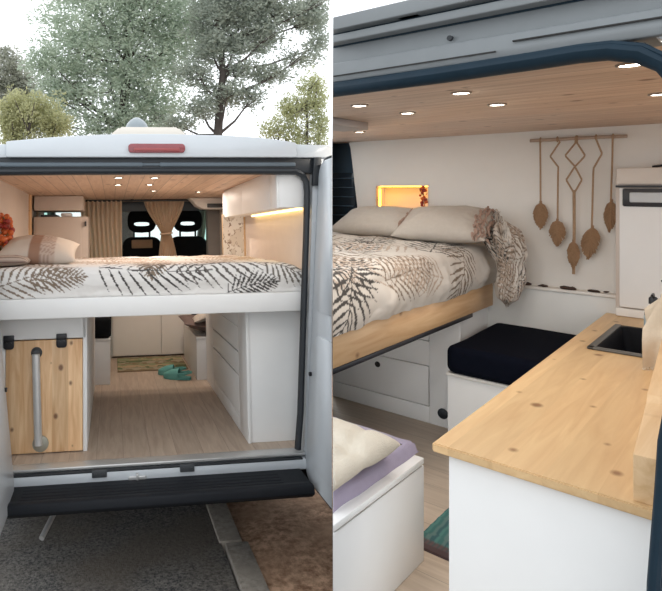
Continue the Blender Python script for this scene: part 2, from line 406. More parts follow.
# roof, sides, door pillars
mb = MB()
mb.prism([(-.98, 1.55), (-.93, 1.62), (-.6, 1.665), (0, 1.68), (.6, 1.665), (.93, 1.62), (.98, 1.55), (.93, 1.53), (-.93, 1.53)], 'y', .12, 4.1, .008)
mb.build('roof_panel', 'paint', van)
for sx in (-1, 1):
    mb = MB(); mb.box(min(sx*.95, sx*1.0), .14, -.32, max(sx*.95, sx*1.0), 3.2, 1.56, .015); mb.box(min(sx*.95, sx*1.0), 3.2, -.32, max(sx*.95, sx*1.0), 5.0, .80, .015)
    mb.build('side_panel', 'paint', van)
    mb = MB()   # slanted rear corner pillar
    q = [(sx*(.80 if sx > 0 else .74), -.03), (sx*1.0, -.03), (sx*1.02, 1.56), (sx*.905, 1.56)]
    mb.prism(q, 'y', -.005, .14, .004); mb.build('rear_pillar', 'paint', van)
# dark trim above the opening and its rubber seal
mb = MB(); mb.box(-.95, -.012, 1.470, .93, .05, 1.555, .006); mb.build('header_trim', 'rubber', van)
mb = MB()
mb.box(-.93, -.020, 1.505, -.03, .0, 1.528, .006); mb.box(.06, -.020, 1.505, .80, .0, 1.528, .006); mb.box(-.05, -.016, 1.510, .08, .0, 1.524, .004)
mb.build('header_strip', 'greyseal', van)
mb = MB()
pts = [(-.765, -.01, .0)]+[(-.765-.08*t, -.01, 1.36*t) for t in (.3, .6, 1)]
arc = [(.765, -.01, .02), (.785, -.01, .2), (.805, -.01, .5), (.828, -.01, .85), (.848, -.01, 1.15), (.860, -.01, 1.36), (.858, -.01, 1.42), (.838, -.01, 1.458), (.80, -.01, 1.478)]
mb.tube(pts+[(-.84, -.01, 1.44), (-.79, -.01, 1.478)]+[(-.4, -.01, 1.48), (.4, -.01, 1.48)]+arc[::-1], .0175, 8, flat=(1, 1.3, 1))
mb.build('door_seal', 'rubber', van)
mb = MB(); mb.prism([(.885, 1.40), (.93, 1.40), (.945, 1.555), (.90, 1.555)], 'y', -.03, -.004, .006); mb.build('hinge_cover', 'rubber', van)
# load sill
mb = MB(); mb.box(-.80, -.02, -.012, .80, .06, .004, .004); mb.build('threshold_trim', 'steel', van)
mb = MB()
mb.prism([(-.80, -.075), (-.25, -.072), (-.20, -.094), (.04, -.094), (.09, -.072), (.80, -.072), (.80, -.02), (-.80, -.02)], 'y', -.045, .03, .006)
mb.build('rear_sill', 'paint', van)
mb = MB(); mb.box(-.78, -.046, -.022, .78, -.02, -.014, .002); mb.build('sill_seal', 'rubber', van)
for x in (-.26, .177):
    mb = MB(); mb.box(x-.037, -.055, -.044, x+.037, -.04, -.006, .004)
    for dx in (-.02, .02): mb.cyl((x+dx, -.060, -.026), (x+dx, -.05, -.026), .006, seg=10)
    mb.build('lock_bracket', 'darkmetal', van)
mb = MB(); mb.prism(rounded(-.118, -.070, -.028, -.048, .010), 'y', -.052, -.044, .002); mb.box(-.080, -.066, -.064, -.068, -.044, -.034, .003)
mb.build('door_striker', 'steel', van)
# bumper with step
mb = MB()
mb.prism([(-.03, -.065), (-.20, -.068), (-.235, -.060), (-.262, -.062), (-.268, -.078), (-.272, -.100), (-.24, -.125), (-.03, -.16)], 'x', -.735, .765, .006)
mb.build('bumper_step', 'plastic', van)
mb = MB()
for k in range(5): mb.box(-.62, -.06-.033*k-.008, -.072, .63, -.06-.033*k+.004, -.0655, .001)
mb.build('tread_ribs', 'plastic', van)
mb = MB(); mb.tube([(-.44, .30, -.22), (-.50, .12, -.28), (-.545, -.0, -.335)], .014, 10); mb.build('tailpipe', 'steel', van)
mb = MB(); mb.box(-.90, .05, -.20, .90, 4.6, -.03); mb.build('underbody', 'blackp', van)
# wheels behind (seen only in gaps)
for x in (-.80, .80):
    mb = MB(); mb.lathe([(.16, -.09), (.30, -.09), (.325, -.05), (.325, .05), (.30, .09), (.16, .09)], (x, 1.05, GZ+.325), 28, 'x'); w_ = mb.build('wheel', 'rubber', van)
# doors, swung open square to the tail
def rear_door(sx, x0, k, ymin, z0, z1, lab):
    def X(z): return sx*(x0+k*z)
    b = bmesh.new()
    poly = rounded(-.78, z0, ymin, z1, .085)
    mb = MB(); mb.prism(poly, 'x', 0, .055, .008)
    mb.xf(Matrix(((sx, 0, sx*k, sx*x0), (0, 1, 0, 0), (0, 0, 1, 0), (0, 0, 0, 1))))
    d = mb.build('rear_door', 'paint', van)
    mb = MB(); pp = [V((sx*(x0-.001+k*p[1]), p[0], p[1])) for p in rounded(-.785, z0-.006, ymin+.004, z1+.006, .09)]
    mb.tube([p+V((sx*.022, 0, 0)) for p in pp], .012, 8, True); mb.build('door_gasket', 'rubber', d)
    mb = MB(); mb.prism(rounded(-.70, z0+.10, ymin-.07, .62, .06), 'x', -.008, .004, .005); mb.prism(rounded(-.70, .74, ymin-.07, z1-.1, .06), 'x', -.008, .004, .005)
    mb.xf(Matrix(((sx, 0, sx*k, sx*x0), (0, 1, 0, 0), (0, 0, 1, 0), (0, 0, 0, 1))))
    mb.build('door_lining', 'paint', d)
    mb = MB(); mb.cyl((X(.41)-sx*.012, ymin-.035, .41), (X(.41)+sx*.01, ymin-.035, .41), .011, seg=12); mb.build('door_bolt', 'blackp', d)
rear_door(1, .803, .082, -.02, -.115, 1.53, '')
rear_door(-1, .672, .098, -.055, -.105, 1.52, '')

# roof vent
rv = thing('roof_vent', 'ivory roof vent with a smoky dome on the van roof', 'roof vent', (.03, .55, 1.68))
mb = MB()
b = [(-.20, .33), (.25, .33), (.25, .78), (-.20, .78)]; t = [(-.145, .36), (.205, .36), (.205, .74), (-.145, .74)]
vb = [mb.bm.verts.new((x, y, 1.66)) for x, y in b]+[mb.bm.verts.new((x, y, 1.735)) for x, y in b]+[mb.bm.verts.new((x, y, 1.788)) for x, y in t]
for a in (0, 4):
    for i in range(4): mb.bm.faces.new((vb[a+i], vb[a+(i+1) % 4], vb[a+4+(i+1) % 4], vb[a+4+i]))
mb.bm.faces.new(vb[:4]); mb.bm.faces.new(vb[8:])
bmesh.ops.bevel(mb.bm, geom=mb.bm.edges[:], offset=.012, segments=2, affect='EDGES')
mb.build('vent_base', 'beige_plastic', rv)
mb = MB(); mb.lathe([(.068, 0), (.068, .016), (.060, .034), (.042, .055), (.020, .070), (.004, .075)], (-.04, .44, 1.785), 24); mb.build('dome', 'clearcap', rv)

# ---- interior shell
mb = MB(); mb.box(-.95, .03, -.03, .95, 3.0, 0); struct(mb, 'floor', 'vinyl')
mb = MB(); mb.box(-.95, .0, 1.5, .95, 3.05, 1.53); struct(mb, 'ceiling', 'pineceilA')
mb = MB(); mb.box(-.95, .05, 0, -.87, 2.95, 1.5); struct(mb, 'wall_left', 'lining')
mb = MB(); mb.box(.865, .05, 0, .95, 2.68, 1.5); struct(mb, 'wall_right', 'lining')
mb = MB(); mb.box(-.875, 1.84, .0, -.850, 1.90, 1.5, .004); mb.box(-.875, 2.34, .0, -.850, 2.39, 1.5, .004); struct(mb, 'trim_left', 'pinedoor')
# recessed ceiling lights
def spot_light(base, label, group):
    t = thing('ceiling_spotlight', label, 'light', base, group)
    x, y, z = base
    mb = MB(); mb.lathe([(.024, 0), (.031, 0), (.031, -.004), (.027, -.006), (.024, -.004), (.024, 0)], (x, y, z), 24, cap=False); mb.build('ring', 'chrome', t)
    mb = MB(); mb.lathe([(.002, -.003), (.0235, -.003), (.0235, 0), (.002, 0)], (x, y, z), 24); mb.build('lens', 'spot', t)
    return t
gA = 'recessed spotlights over the bed seen from behind'
sA = [(-.152, .487), (-.151, .984), (.069, .507), (.067, .981), (.133, 1.539), (.511, 1.674)]
lA = ['small round ceiling spotlight over the bed, nearest on the left', 'small round ceiling spotlight over the bed, second on the left', 'small round ceiling spotlight over the bed, nearest right of the left pair', 'small round ceiling spotlight over the bed, second right of the left pair', 'small round ceiling spotlight just before the tied curtain', 'small round ceiling spotlight beside the right-hand overhead cabinet']
s0 = None
for p, l in zip(sA, lA):
    b = (p[0], p[1], 1.5)
    s0 = dup(s0, b, l) if s0 else spot_light(b, l, gA)

# ---- bed
bed = thing('bed_platform', 'raised white bed platform spanning the van across the open tail', 'bed', (0, .75, .73))
mb = MB(); mb.box(-.862, .02, .728, .855, .06, .828, .004); mb.build('front_board', 'white', bed)
mb = MB(); mb.box(-.862, .06, .745, .862, 1.48, .80, .004); mb.build('slat_base', 'white', bed)
fr = []
rr = random.Random(3)
for (x, y, a, c, L_) in ((.02, 1.50, -.42, MD, .50), (.60, 1.36, .13, DK, .62), (1.02, 1.345, .10, (.13, .115, .105), .55), (1.30, 1.545, -.42, DK, .30), (1.52, 1.33, .5, (.16, .14, .12), .35), (.40, 1.30, -2.5, MD, .45), (.25, 1.43, -.05, MD, .30)):
    fr.append((x, y, a, L_, c, .0062, 12))
fr = [(rr.uniform(.0, 1.7), rr.uniform(.0, 1.12), rr.uniform(0, 6.28), rr.uniform(.4, .5), rr.choice((MD, BE, BE, BE)), .008, 14) for k in range(36)]+fr
pp = palm_print(1.75, 1.55, 5, fr, (.72, .70, .675))
def spreadA(u, v):
    x = -.864+1.722*u; d = v*1.555
    if d < 1.34: y, z = 1.46-d, .985
    else:
        a = min(1, (d-1.34)/.075)*PI/2; y = 1.46-1.34-.048*math.sin(a); z = .985-.048*(1-math.cos(a))
        if d > 1.415: z = .937-(d-1.415)*.78; y = .072-.006*math.sin((d-1.415)*40)
    n_ = fbm((x*3.3, d*4, 1)); n2 = fbm((x*9, d*9, 4))
    ed = min(1, min(u, 1-u)*14); z -= (1-ed)**2*.045*(d < 1.42)
    z += (.007*n_+.004*n2)*(d < 1.40); y += .007*n2*(d > 1.36)+.006*n_*(d > 1.36)
    return V((x, max(y, .063), z))
mb = MB(True); mb.surf(320, 290, spreadA, lambda u, v: pp(u*1.73, v*1.55))
mb.box(-.86, .11, .802, .855, 1.46, .93)
solo(mb, 'bedspread', 'fabric', 'white bedspread with dark palm fronds on the raised bed, seen from the tail', 'bedspread', (0, .75, .80), ang=80)
# pillow with a brown band
def pcol(u, v):
    if .40 < u < .55: return (.33, .20, .14)
    if .55 < u < .74: return (.52, .42, .35) if (int(u*60)+int(v*34)) % 3 else (.36, .26, .22)
    return (.60, .53, .46)
mb = MB(True); pillow(mb, (-.632, .58, 1.062), .232, .19, .085, Matrix.Rotation(math.radians(3), 3, 'Y') @ Matrix.Rotation(math.radians(14), 3, 'X'), 44, pcol, sd=2)
solo(mb, 'striped_pillow', 'fabricp', 'cream pillow with a brown woven band at the left side of the raised bed', 'pillow', (-.6, .58, .99), weld=.0005, ang=80)
mb = MB(True); pillow(mb, (-.77, .36, 1.012), .12, .15, .035, Matrix(), 20, lambda u, v: (.50, .42, .36) if int(v*30) % 4 else (.2, .14, .12), sd=5)
solo(mb, 'folded_throw', 'fabricp', 'small folded patterned throw in front of the striped pillow', 'blanket', (-.77, .36, .985), weld=.0005, ang=80)
# garland on the left wall
def garland(base, label, pts, scale=1, n=34, sd=1):
    t = thing('berry_garland', label, 'garland', base)
    r_ = random.Random(sd)
    mb = MB(); mb.tube(pts, .004*scale, 6); mb.build('stem', 'leafg', t)
    a, b, c = MB(), MB(), MB()
    for k in range(n):
        f = r_.random()*(len(pts)-1); i = min(int(f), len(pts)-2); p = V(pts[i]).lerp(V(pts[i+1]), f-i)
        p += V((r_.uniform(-.02, .02), r_.uniform(-.028, .028), r_.uniform(-.02, .02)))*scale
        if k % 4 == 0:
            d = V((r_.uniform(-1, 1), r_.uniform(-1, 1), r_.uniform(-1, .6))).normalized()*.04*scale; s_ = d.cross(V((.3, .5, 1))).normalized()*.010*scale
            vs = [c.bm.verts.new(q) for q in (p, p+d*.5+s_, p+d, p+d*.5-s_)]; c.bm.faces.new(vs)
        else: (a if k % 2 else b).ball(p, r_.uniform(.010, .018)*scale, 2)
    a.build('orange_berries', 'orange', t); b.build('red_berries', 'redb', t); c.build('dry_leaves', 'leafg', t)
    return t
garland((-.865, .62, 1.17), 'orange and red berry garland hanging on the left wall above the pillow', [(-.85, .60, 1.27), (-.84, .64, 1.24), (-.835, .66, 1.19), (-.84, .64, 1.14), (-.85, .60, 1.11)], 1.25, 60)
# overhead cabinets on the right with LED strip
oh = thing('overhead_cabinet', 'white overhead cabinet along the right side with a warm light strip underneath', 'cabinet', (.78, .8, 1.28))
mb = MB(); mb.box(.712, .02, 1.285, .864, 1.62, 1.499, .002); mb.build('body', 'white', oh)
for y0, y1 in ((.02, .168), (.174, .90), (.906, 1.62)):
    mb = MB(); mb.box(.700, y0, 1.282, .712, y1, 1.478, .002); mb.build('door', 'white', oh)
mb = MB(); mb.box(.835, .06, 1.272, .855, 1.20, 1.284); mb.build('led_strip', 'led', oh)
# map print panel at the end of the bed
def mapcol(u, v):
    n_ = fbm((u*2.2, v*3, 3), 4); m_ = fbm((u*6, v*8, 8), 3)
    if abs(n_) < .03: return (.34, .27, .21)
    if m_ > .5: return (.30, .24, .19)
    return (.86, .84, .79) if n_ > 0 else (.74, .70, .63)
mp_ = thing('printed_map_panel', 'cream panel printed with a brown map at the far right of the bed', 'panel', (.78, 1.55, .98))
mb = MB(True); mb.surf(60, 80, lambda u, v: V((.683+.200*u, 1.548, .90+.402*v)), mapcol); mb.build('print', 'mapm', mp_)
mb = MB(); mb.box(.680, 1.549, .80, .864, 1.565, 1.306, .002); mb.box(.864-.012, 1.541, .80, .866, 1.549, 1.306, .002); mb.build('board', 'pineply', mp_)

# ---- under the bed
lc = thing('storage_cabinet', 'white cabinet with a knotty pine door under the left side of the bed', 'cabinet', (-.6, .9, 0))
mb = MB()
mb.box(-.862, .20, .598, -.335, .222, .726, .002); mb.box(-.352, .20, 0, -.330, 1.58, .726, .002); mb.box(-.862, .222, .0, -.352, 1.58, .02, .002); mb.box(-.862, 1.56, 0, -.352, 1.58, .726, .002)
mb.box(-.862, .2, 0, -.76, .222, .6, .002)
mb.build('body', 'white', lc)
mb = MB(); mb.box(-.758, .197, .006, -.354, .217, .592, .003); dr = mb.build('door', 'pinedoor', lc)
for x in (-.742, -.465):
    mb = MB(); mb.prism(rounded(x-.028, .550, x+.028, .604, .016), 'y', .187, .197, .003); mb.box(x-.028, .184, .592, x+.028, .198, .624, .004)
    for q in (-.012, .012): mb.cyl((x+q, .181, .585), (x+q, .19, .585), .005, seg=8)
    mb.build('hinge', 'blackp', dr)
tl = thing('table_leg', 'grey metal table leg strapped upright on the pine door', 'table leg', (-.575, .18, .03))
mb = MB(); mb.tube([(-.597, .165, .525), (-.590, .165, .3), (-.582, .165, .055)], .021, 16, flat=(1, .6, 1)); mb.build('tube', 'steel', tl)
mb = MB(); mb.lathe([(.042, 0), (.042, -.008), (.022, -.016)], (-.574, .196, .055), 24, 'y'); mb.build('foot_plate', plain('worn_disc', (.33, .33, .28), .5, .1, metal=.4), tl)
mb = MB(); mb.lathe([(.030, 0), (.022, -.008), (.016, -.014)], (-.597, .196, .528), 24, 'y'); mb.build('end_cap', 'darkmetal', tl)

rc = thing('drawer_cabinet', 'white drawer unit under the right side of the bed', 'cabinet', (.7, .9, 0))
mb = MB(); mb.box(.560, .175, 0, .864, 1.62, .724, .002); mb.build('body', 'white', rc)
mb = MB(); mb.box(.543, .165, 0, .560, .385, .724, .002); mb.box(.543, 1.302, 0, .560, 1.62, .724, .002); mb.box(.543, .385, 0, .560, 1.302, .085, .002); mb.box(.543, .385, .60, .560, 1.302, .724, .002); mb.build('face_frame', 'white', rc)
mb = MB(); mb.box(.5595, .385, .085, .5605, 1.302, .60); mb.build('gaps', 'slit', rc)
for z0, z1 in ((.088, .312), (.322, .447), (.457, .597)):
    mb = MB(); mb.box(.543, .388, z0, .561, 1.299, z1, .002); mb.build('drawer', 'white', rc)

def bench(name, label, x0, x1, y0, y1, z, edge, base):
    t = thing(name, label, 'bench', base)
    mb = MB(); mb.box(x0, y0, 0, x1, y1, z-.018, .003); mb.build('body', 'white', t)
    mb = MB(); mb.box(x0-.004, y0-.004, z-.018, x1+.004, y1, z, .003); mb.build('lid', edge, t)
    return t
bench('bench_box', 'low white bench box under a black cushion beyond the pine-door cabinet', -.86, -.215, 1.622, 2.55, .35, 'white', (-.5, 2, 0))
mb = MB(); mb.box(-.862, 1.615, .352, -.205, 2.50, .512, .03, 3); solo(mb, 'seat_cushion', 'black', 'black seat cushion on the left bench box seen from the tail', 'cushion', (-.5, 2, .35))
bench('bench_box', 'narrow white bench box just beyond the right-hand drawer unit', .468, .86, 1.633, 2.50, .335, 'white', (.66, 2, 0))
mb = MB(); pillow(mb, (.60, 1.88, .395), .235, .26, .055, Matrix.Rotation(.2, 3, 'Y'), 24, sd=9); solo(mb, 'taupe_cushion', 'brownc', 'taupe cushion overhanging the narrow bench beyond the right-hand drawers', 'cushion', (.6, 1.88, .34), weld=.0005)
mb = MB(); pillow(mb, (.545, 1.72, .485), .10, .09, .036, Matrix.Rotation(-.35, 3, 'Y'), 20, sd=12); solo(mb, 'crumpled_cloth', 'linen', 'small crumpled cloth on top of the taupe cushion', 'cloth', (.545, 1.72, .45), weld=.0005)

kc = thing('kitchen_cabinet', 'cream two-door kitchen cabinet across the far end of the aisle', 'cabinet', (.2, 2.8, 0))
mb = MB(); mb.box(-.21, 2.628, .012, .56, 3.0, .85, .003); mb.build('body', 'offwhite', kc)
mb = MB(); mb.box(-.20, 2.66, 0, .55, 2.9, .012); mb.build('plinth', 'blackp', kc)
for x0, x1 in ((-.193, .262), (.267, .545)):
    mb = MB(); mb.box(x0, 2.610, .022, x1, 2.628, .835, .002); mb.build('door', 'offwhite', kc)
def matcol(u, v):
    r_ = math.sin(v*40)+.5*math.sin(u*50+v*9)
    pal = ((.22, .17, .10), (.33, .29, .21), (.13, .16, .08), (.40, .30, .19), (.25, .27, .15))
    return pal[int(v*11+noise.noise(V((u*9, v*9, 0)))*1.4) % 5]
mb = MB(True)
mb.surf(80, 50, lambda u, v: V((-.155+.60*u, 2.02+.56*v, .008+.002*math.sin(v*70))), matcol)
mb.surf(80, 2, lambda u, v: V((-.155+.60*u, 2.02, .008*v)), lambda u, v: (.2, .15, .1)); mb.surf(2, 50, lambda u, v: V((-.155, 2.02+.56*v, .008*u)), lambda u, v: (.2, .15, .1)); mb.surf(2, 50, lambda u, v: V((.445, 2.02+.56*v, .008*u)), lambda u, v: (.2, .15, .1))
solo(mb, 'floor_mat', 'matc', 'small multicoloured woven mat in front of the cream kitchen cabinet', 'mat', (.14, 2.14, 0), weld=.0003)
def sandal(base, label):
    t = thing('clog', label, 'shoe', base, 'teal clogs on the van floor')
    bx, by, bz = base
    def out(s):   # sole outline half width along the length
        return .046*(math.sin(PI*min(1, .08+.92*s))**.45)*(1.0 if s > .5 else .86+.28*s)
    mb = MB(); n = 18
    L_ = [(-out(i/n), .26*i/n) for i in range(n+1)]; R_ = [(out(i/n), .26*i/n) for i in range(n, -1, -1)]
    mb.prism([(bx+x, by-.13+y) for x, y in L_+R_], 'z', bz, bz+.026, .004); mb.build('sole', 'teal', t)
    mb = MB()
    def up(u, v):
        s = .42+.56*u; a = PI*v; w = out(s)*1.05; h = .062*math.sin(PI*(.5+.42*u))+.012
        return V((bx-w*math.cos(a), by-.13+.26*s, bz+.022+h*math.sin(a)**.7))
    mb.surf(14, 14, up); mb.build('upper', 'teal', t)
    mb = MB(); mb.tube([(bx-.045, by-.02, bz+.05), (bx-.043, by-.10, bz+.062), (bx, by-.135, bz+.066), (bx+.043, by-.10, bz+.062), (bx+.045, by-.02, bz+.05)], .008, 8, flat=(1, 1, 1.4)); mb.build('heel_strap', 'teal', t)
    return t
c1 = sandal((.36, 1.72, 0), 'teal clog on the floor, nearer the drawer unit')
c1.matrix_world = FR @ Matrix.Translation((.315, 1.70, 0)) @ Matrix.Rotation(1.15, 4, 'Z') @ Matrix.Scale(.88, 4)
dup(c1, (.285, 1.845, 0), 'teal clog on the floor, nearer the woven mat', 1.25, .88)

# ---- living area above the bed line
tc_ = thing('tall_cabinet', 'warm-lit tall cabinet standing beyond the left end of the bed', 'cabinet', (-.58, 2.2, 0))
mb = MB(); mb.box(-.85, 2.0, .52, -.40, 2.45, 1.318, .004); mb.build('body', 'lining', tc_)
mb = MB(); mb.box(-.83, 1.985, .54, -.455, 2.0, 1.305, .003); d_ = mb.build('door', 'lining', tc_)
mb = MB(); mb.box(-.425, 1.975, 1.235, -.41, 2.0, 1.275, .004); mb.build('latch', 'darkmetal', tc_)
mb = MB(); mb.box(-.85, 2.02, 1.372, -.44, 2.45, 1.495, .004); solo(mb, 'ceiling_box', 'lining', 'warm-lit box under the roof above the tall cabinet', 'box', (-.65, 2.2, 1.37))
mb = MB(); mb.box(-.63, 2.05, 1.320, -.54, 2.20, 1.352, .01); solo(mb, 'metal_tin', plain('bright_tin', (.85, .86, .86), .3, .05, metal=.3), 'shiny pale tin lying on the tall cabinet under the roof', 'tin', (-.585, 2.12, 1.32))
mb = MB(); mb.box(-.80, 2.06, 1.320, -.66, 2.3, 1.338, .004); solo(mb, 'dark_tray', 'darkmetal', 'dark tray lying beside the shiny tin on the tall cabinet', 'tray', (-.73, 2.18, 1.32))
rail = thing('curtain_rail', 'dark curtain rail under the roof behind the bed', 'curtain rail', (0, 2.62, 1.49))
mb = MB(); mb.tube([(-.56, 2.62, 1.488), (.60, 2.62, 1.488)], .010, 10); mb.build('rod', 'darkmetal', rail)
for x in (-.55, .0, .58):
    mb = MB(); mb.cyl((x, 2.62, 1.48), (x, 2.62, 1.50), .016, seg=12); mb.build('bracket', 'darkmetal', rail)
mb = MB(); curtain(mb, (-.50, -.10, 1.486), (-.46, -.10, .87), folds=9, yb=2.62, amp=.022)
solo(mb, 'curtain', 'tanc', 'tan cotton curtain hanging straight, left of the black cab seats', 'curtain', (-.3, 2.62, .87), 'tan curtains dividing the cab', ang=80)
ct = thing('curtain', 'tan cotton curtain tied at the waist between the two cab seats', 'curtain', (.33, 2.66, .87), 'tan curtains dividing the cab')
mb = MB(); curtain(mb, (.115, .515, 1.486), (.245, .445, .87), folds=10, waist=(.282, .378, 1.165), yb=2.66, amp=.024, ph=1); mb.build('cloth', 'tanc', ct, ang=80)
mb = MB(); mb.tube([(.33+.056*math.cos(a*PI/8), 2.66+.034*math.sin(a*PI/8), 1.165+.005*math.cos(a*PI/8)) for a in range(16)], .009, 8, True); mb.build('tie_band', 'tan', ct)
# cab seats
def cab_seat(base, label):
    t = thing('cab_seat', label, 'seat', base, 'black cab seats')
    bx, by, bz = base
    mb = MB(); P_ = [(-.24, .0), (.24, .0), (.245, .45), (.215, .62), (.15, .685), (-.15, .685), (-.215, .62), (-.245, .45)]
    mb.prism([(bx+p[0], bz+.45+p[1]) for p in P_], 'y', by, by+.14, .035, 3); mb.build('backrest', 'black', t)
    mb = MB(); mb.box(bx-.25, by+.05, bz+.30, bx+.25, by+.60, bz+.48, .05, 3); mb.build('seat', 'black', t)
    mb = MB(); mb.box(bx-.22, by+.10, bz, bx+.22, by+.5, bz+.30, .02); mb.build('seat_base', 'blackp', t)
    mb = MB()   # headrest as a loop with an opening
    n = 20
    def ring(w, h, k, zc, pw=.7): return [(bx+w*math.copysign(abs(math.cos(2*PI*i/n))**pw, math.cos(2*PI*i/n)), zc+h*math.copysign(abs(math.sin(2*PI*i/n))**pw, math.sin(2*PI*i/n))) for i in range(n)]
    o_ = ring(.155, .130, 0, bz+1.31); i_ = ring(.085, .022, 0, bz+1.275)
    vs = {}
    for key, r_, y_ in (('of', o_, by+.02), ('ob', o_, by+.11), ('if', i_, by+.015), ('ib', i_, by+.115)): vs[key] = [mb.bm.verts.new((p[0], y_, p[1])) for p in r_]
    for i in range(n):
        j = (i+1) % n
        mb.bm.faces.new((vs['of'][i], vs['of'][j], vs['if'][j], vs['if'][i])); mb.bm.faces.new((vs['ob'][i], vs['ob'][j], vs['ib'][j], vs['ib'][i]))
        mb.bm.faces.new((vs['of'][i], vs['of'][j], vs['ob'][j], vs['ob'][i])); mb.bm.faces.new((vs['if'][i], vs['if'][j], vs['ib'][j], vs['ib'][i]))
    mb.build('headrest', 'black', t)
    for q in (-.085, .085):
        mb = MB(); mb.cyl((bx+q, by+.07, bz+1.12), (bx+q, by+.07, bz+1.22), .011, seg=10); mb.build('headrest_post', 'blackp', t)
    return t
CZ = .0
st = cab_seat((.125, 3.3, CZ), 'black cab seat with tan patch, left of the tied curtain')
mb = MB(); mb.box(.012, 3.285, 1.015, .235, 3.302, 1.105, .006); mb.build('tan_patch', plain('tan_patch', (.40, .27, .17), .9, .1, 80), st)
cab_seat((.63, 3.3, CZ), 'black cab seat right of the tied curtain')
# cab shell: part of the van
mb = MB(); mb.box(-.95, 3.05, 1.46, .95, 3.9, 1.53, .02); mb.prism([(3.05, 1.515), (3.05, 1.40), (3.13, 1.44), (3.2, 1.515)], 'x', -.95, .95, .004); mb.build('cab_roof_lining', 'greyseal', van)
mb = MB(); mb.box(-.9, 4.25, .35, .9, 4.75, .93, .06, 3); mb.build('dashboard', 'blackp', van)
mb = MB(); mb.box(-.95, 2.95, -.04, .95, 4.9, .0); mb.build('cab_floor', 'blackp', van)
mb = MB()
for sx in (-1, 1):
    mb.tube([(sx*.90, 3.9, 1.50), (sx*.94, 4.6, .98), (sx*.95, 4.85, .80)], .05, 8)
    mb.box(min(sx*.74, sx*.95), 2.69, 0, max(sx*.74, sx*.95), 2.80, 1.5, .02) if sx > 0 else None
    mb.box(min(sx*.91, sx*.95), 3.1, .0, max(sx*.91, sx*.95), 4.8, .84, .01); mb.box(min(sx*.91, sx*.95), 3.05, .8, max(sx*.91, sx*.95), 3.16, 1.5, .01)
mb.tube([(-.92, 3.95, 1.48), (.92, 3.95, 1.48)], .045, 8); mb.tube([(-.95, 4.85, .80), (.95, 4.85, .80)], .05, 8)
mb.build('cab_pillars', plain('cab_plastic', (.20, .185, .17), .7, .08), van)
mb = MB(); mb.prism([(3.96, 1.47), (3.965, 1.475), (4.855, .825), (4.85, .82)], 'x', -.88, .88); mb.build('windscreen', 'clear', van)
for sx in (-1, 1):
    mb = MB(); mb.box(min(sx*.925, sx*.93), 3.16, .84, max(sx*.925, sx*.93), 4.6, 1.47); mb.build('side_window', glass('green_glass', (.62, .80, .74), .9), van)
mb = MB(); mb.prism([(-.95, -.3), (.95, -.3), (.95, .80), (-.95, .80)], 'y', 4.86, 5.0, .02); mb.build('bonnet', 'paint', van)
cs = thing('overhead_shelf', 'white curved shelf with a dark pocket above the right cab seat', 'shelf', (.75, 2.55, 1.4))
mb = MB(); mb.prism([(.53, 1.497), (.56, 1.47), (.60, 1.42), (.66, 1.392), (.862, 1.388), (.862, 1.497)], 'y', 2.42, 2.60, .004); mb.build('shell', 'offwhite', cs)
mb = MB(); mb.box(.70, 2.40, 1.402, .862, 2.43, 1.44, .004); mb.build('pocket', 'darkmetal', cs)
# warm lamps in the van: the spotlights throw light down
def lamp(loc, power, color, size=.05, rot=None, sizey=None, typ='AREA', spread=None):
    l = bpy.data.lights.new('lamp', typ); l.energy = power; l.color = color
    if typ == 'AREA':
        l.shape = 'RECTANGLE' if sizey else 'DISK'; l.size = size
        if sizey: l.size_y = sizey
    o = bpy.data.objects.new('spotlight_beam', l); COL.objects.link(o)
    o.matrix_world = FR @ Matrix.Translation(V(loc)) @ (rot or Matrix())
    o.name = 'lamp'
    return o
for p in sA: lamp((p[0], p[1], 1.488), 1.1 if p[1] < 1.2 else 4.5, (1, .86, .74), .04)
lamp((.80, .65, 1.268), .4, (1, .70, .30), .03, Matrix.Rotation(math.radians(20), 4, 'Y'), 1.1)

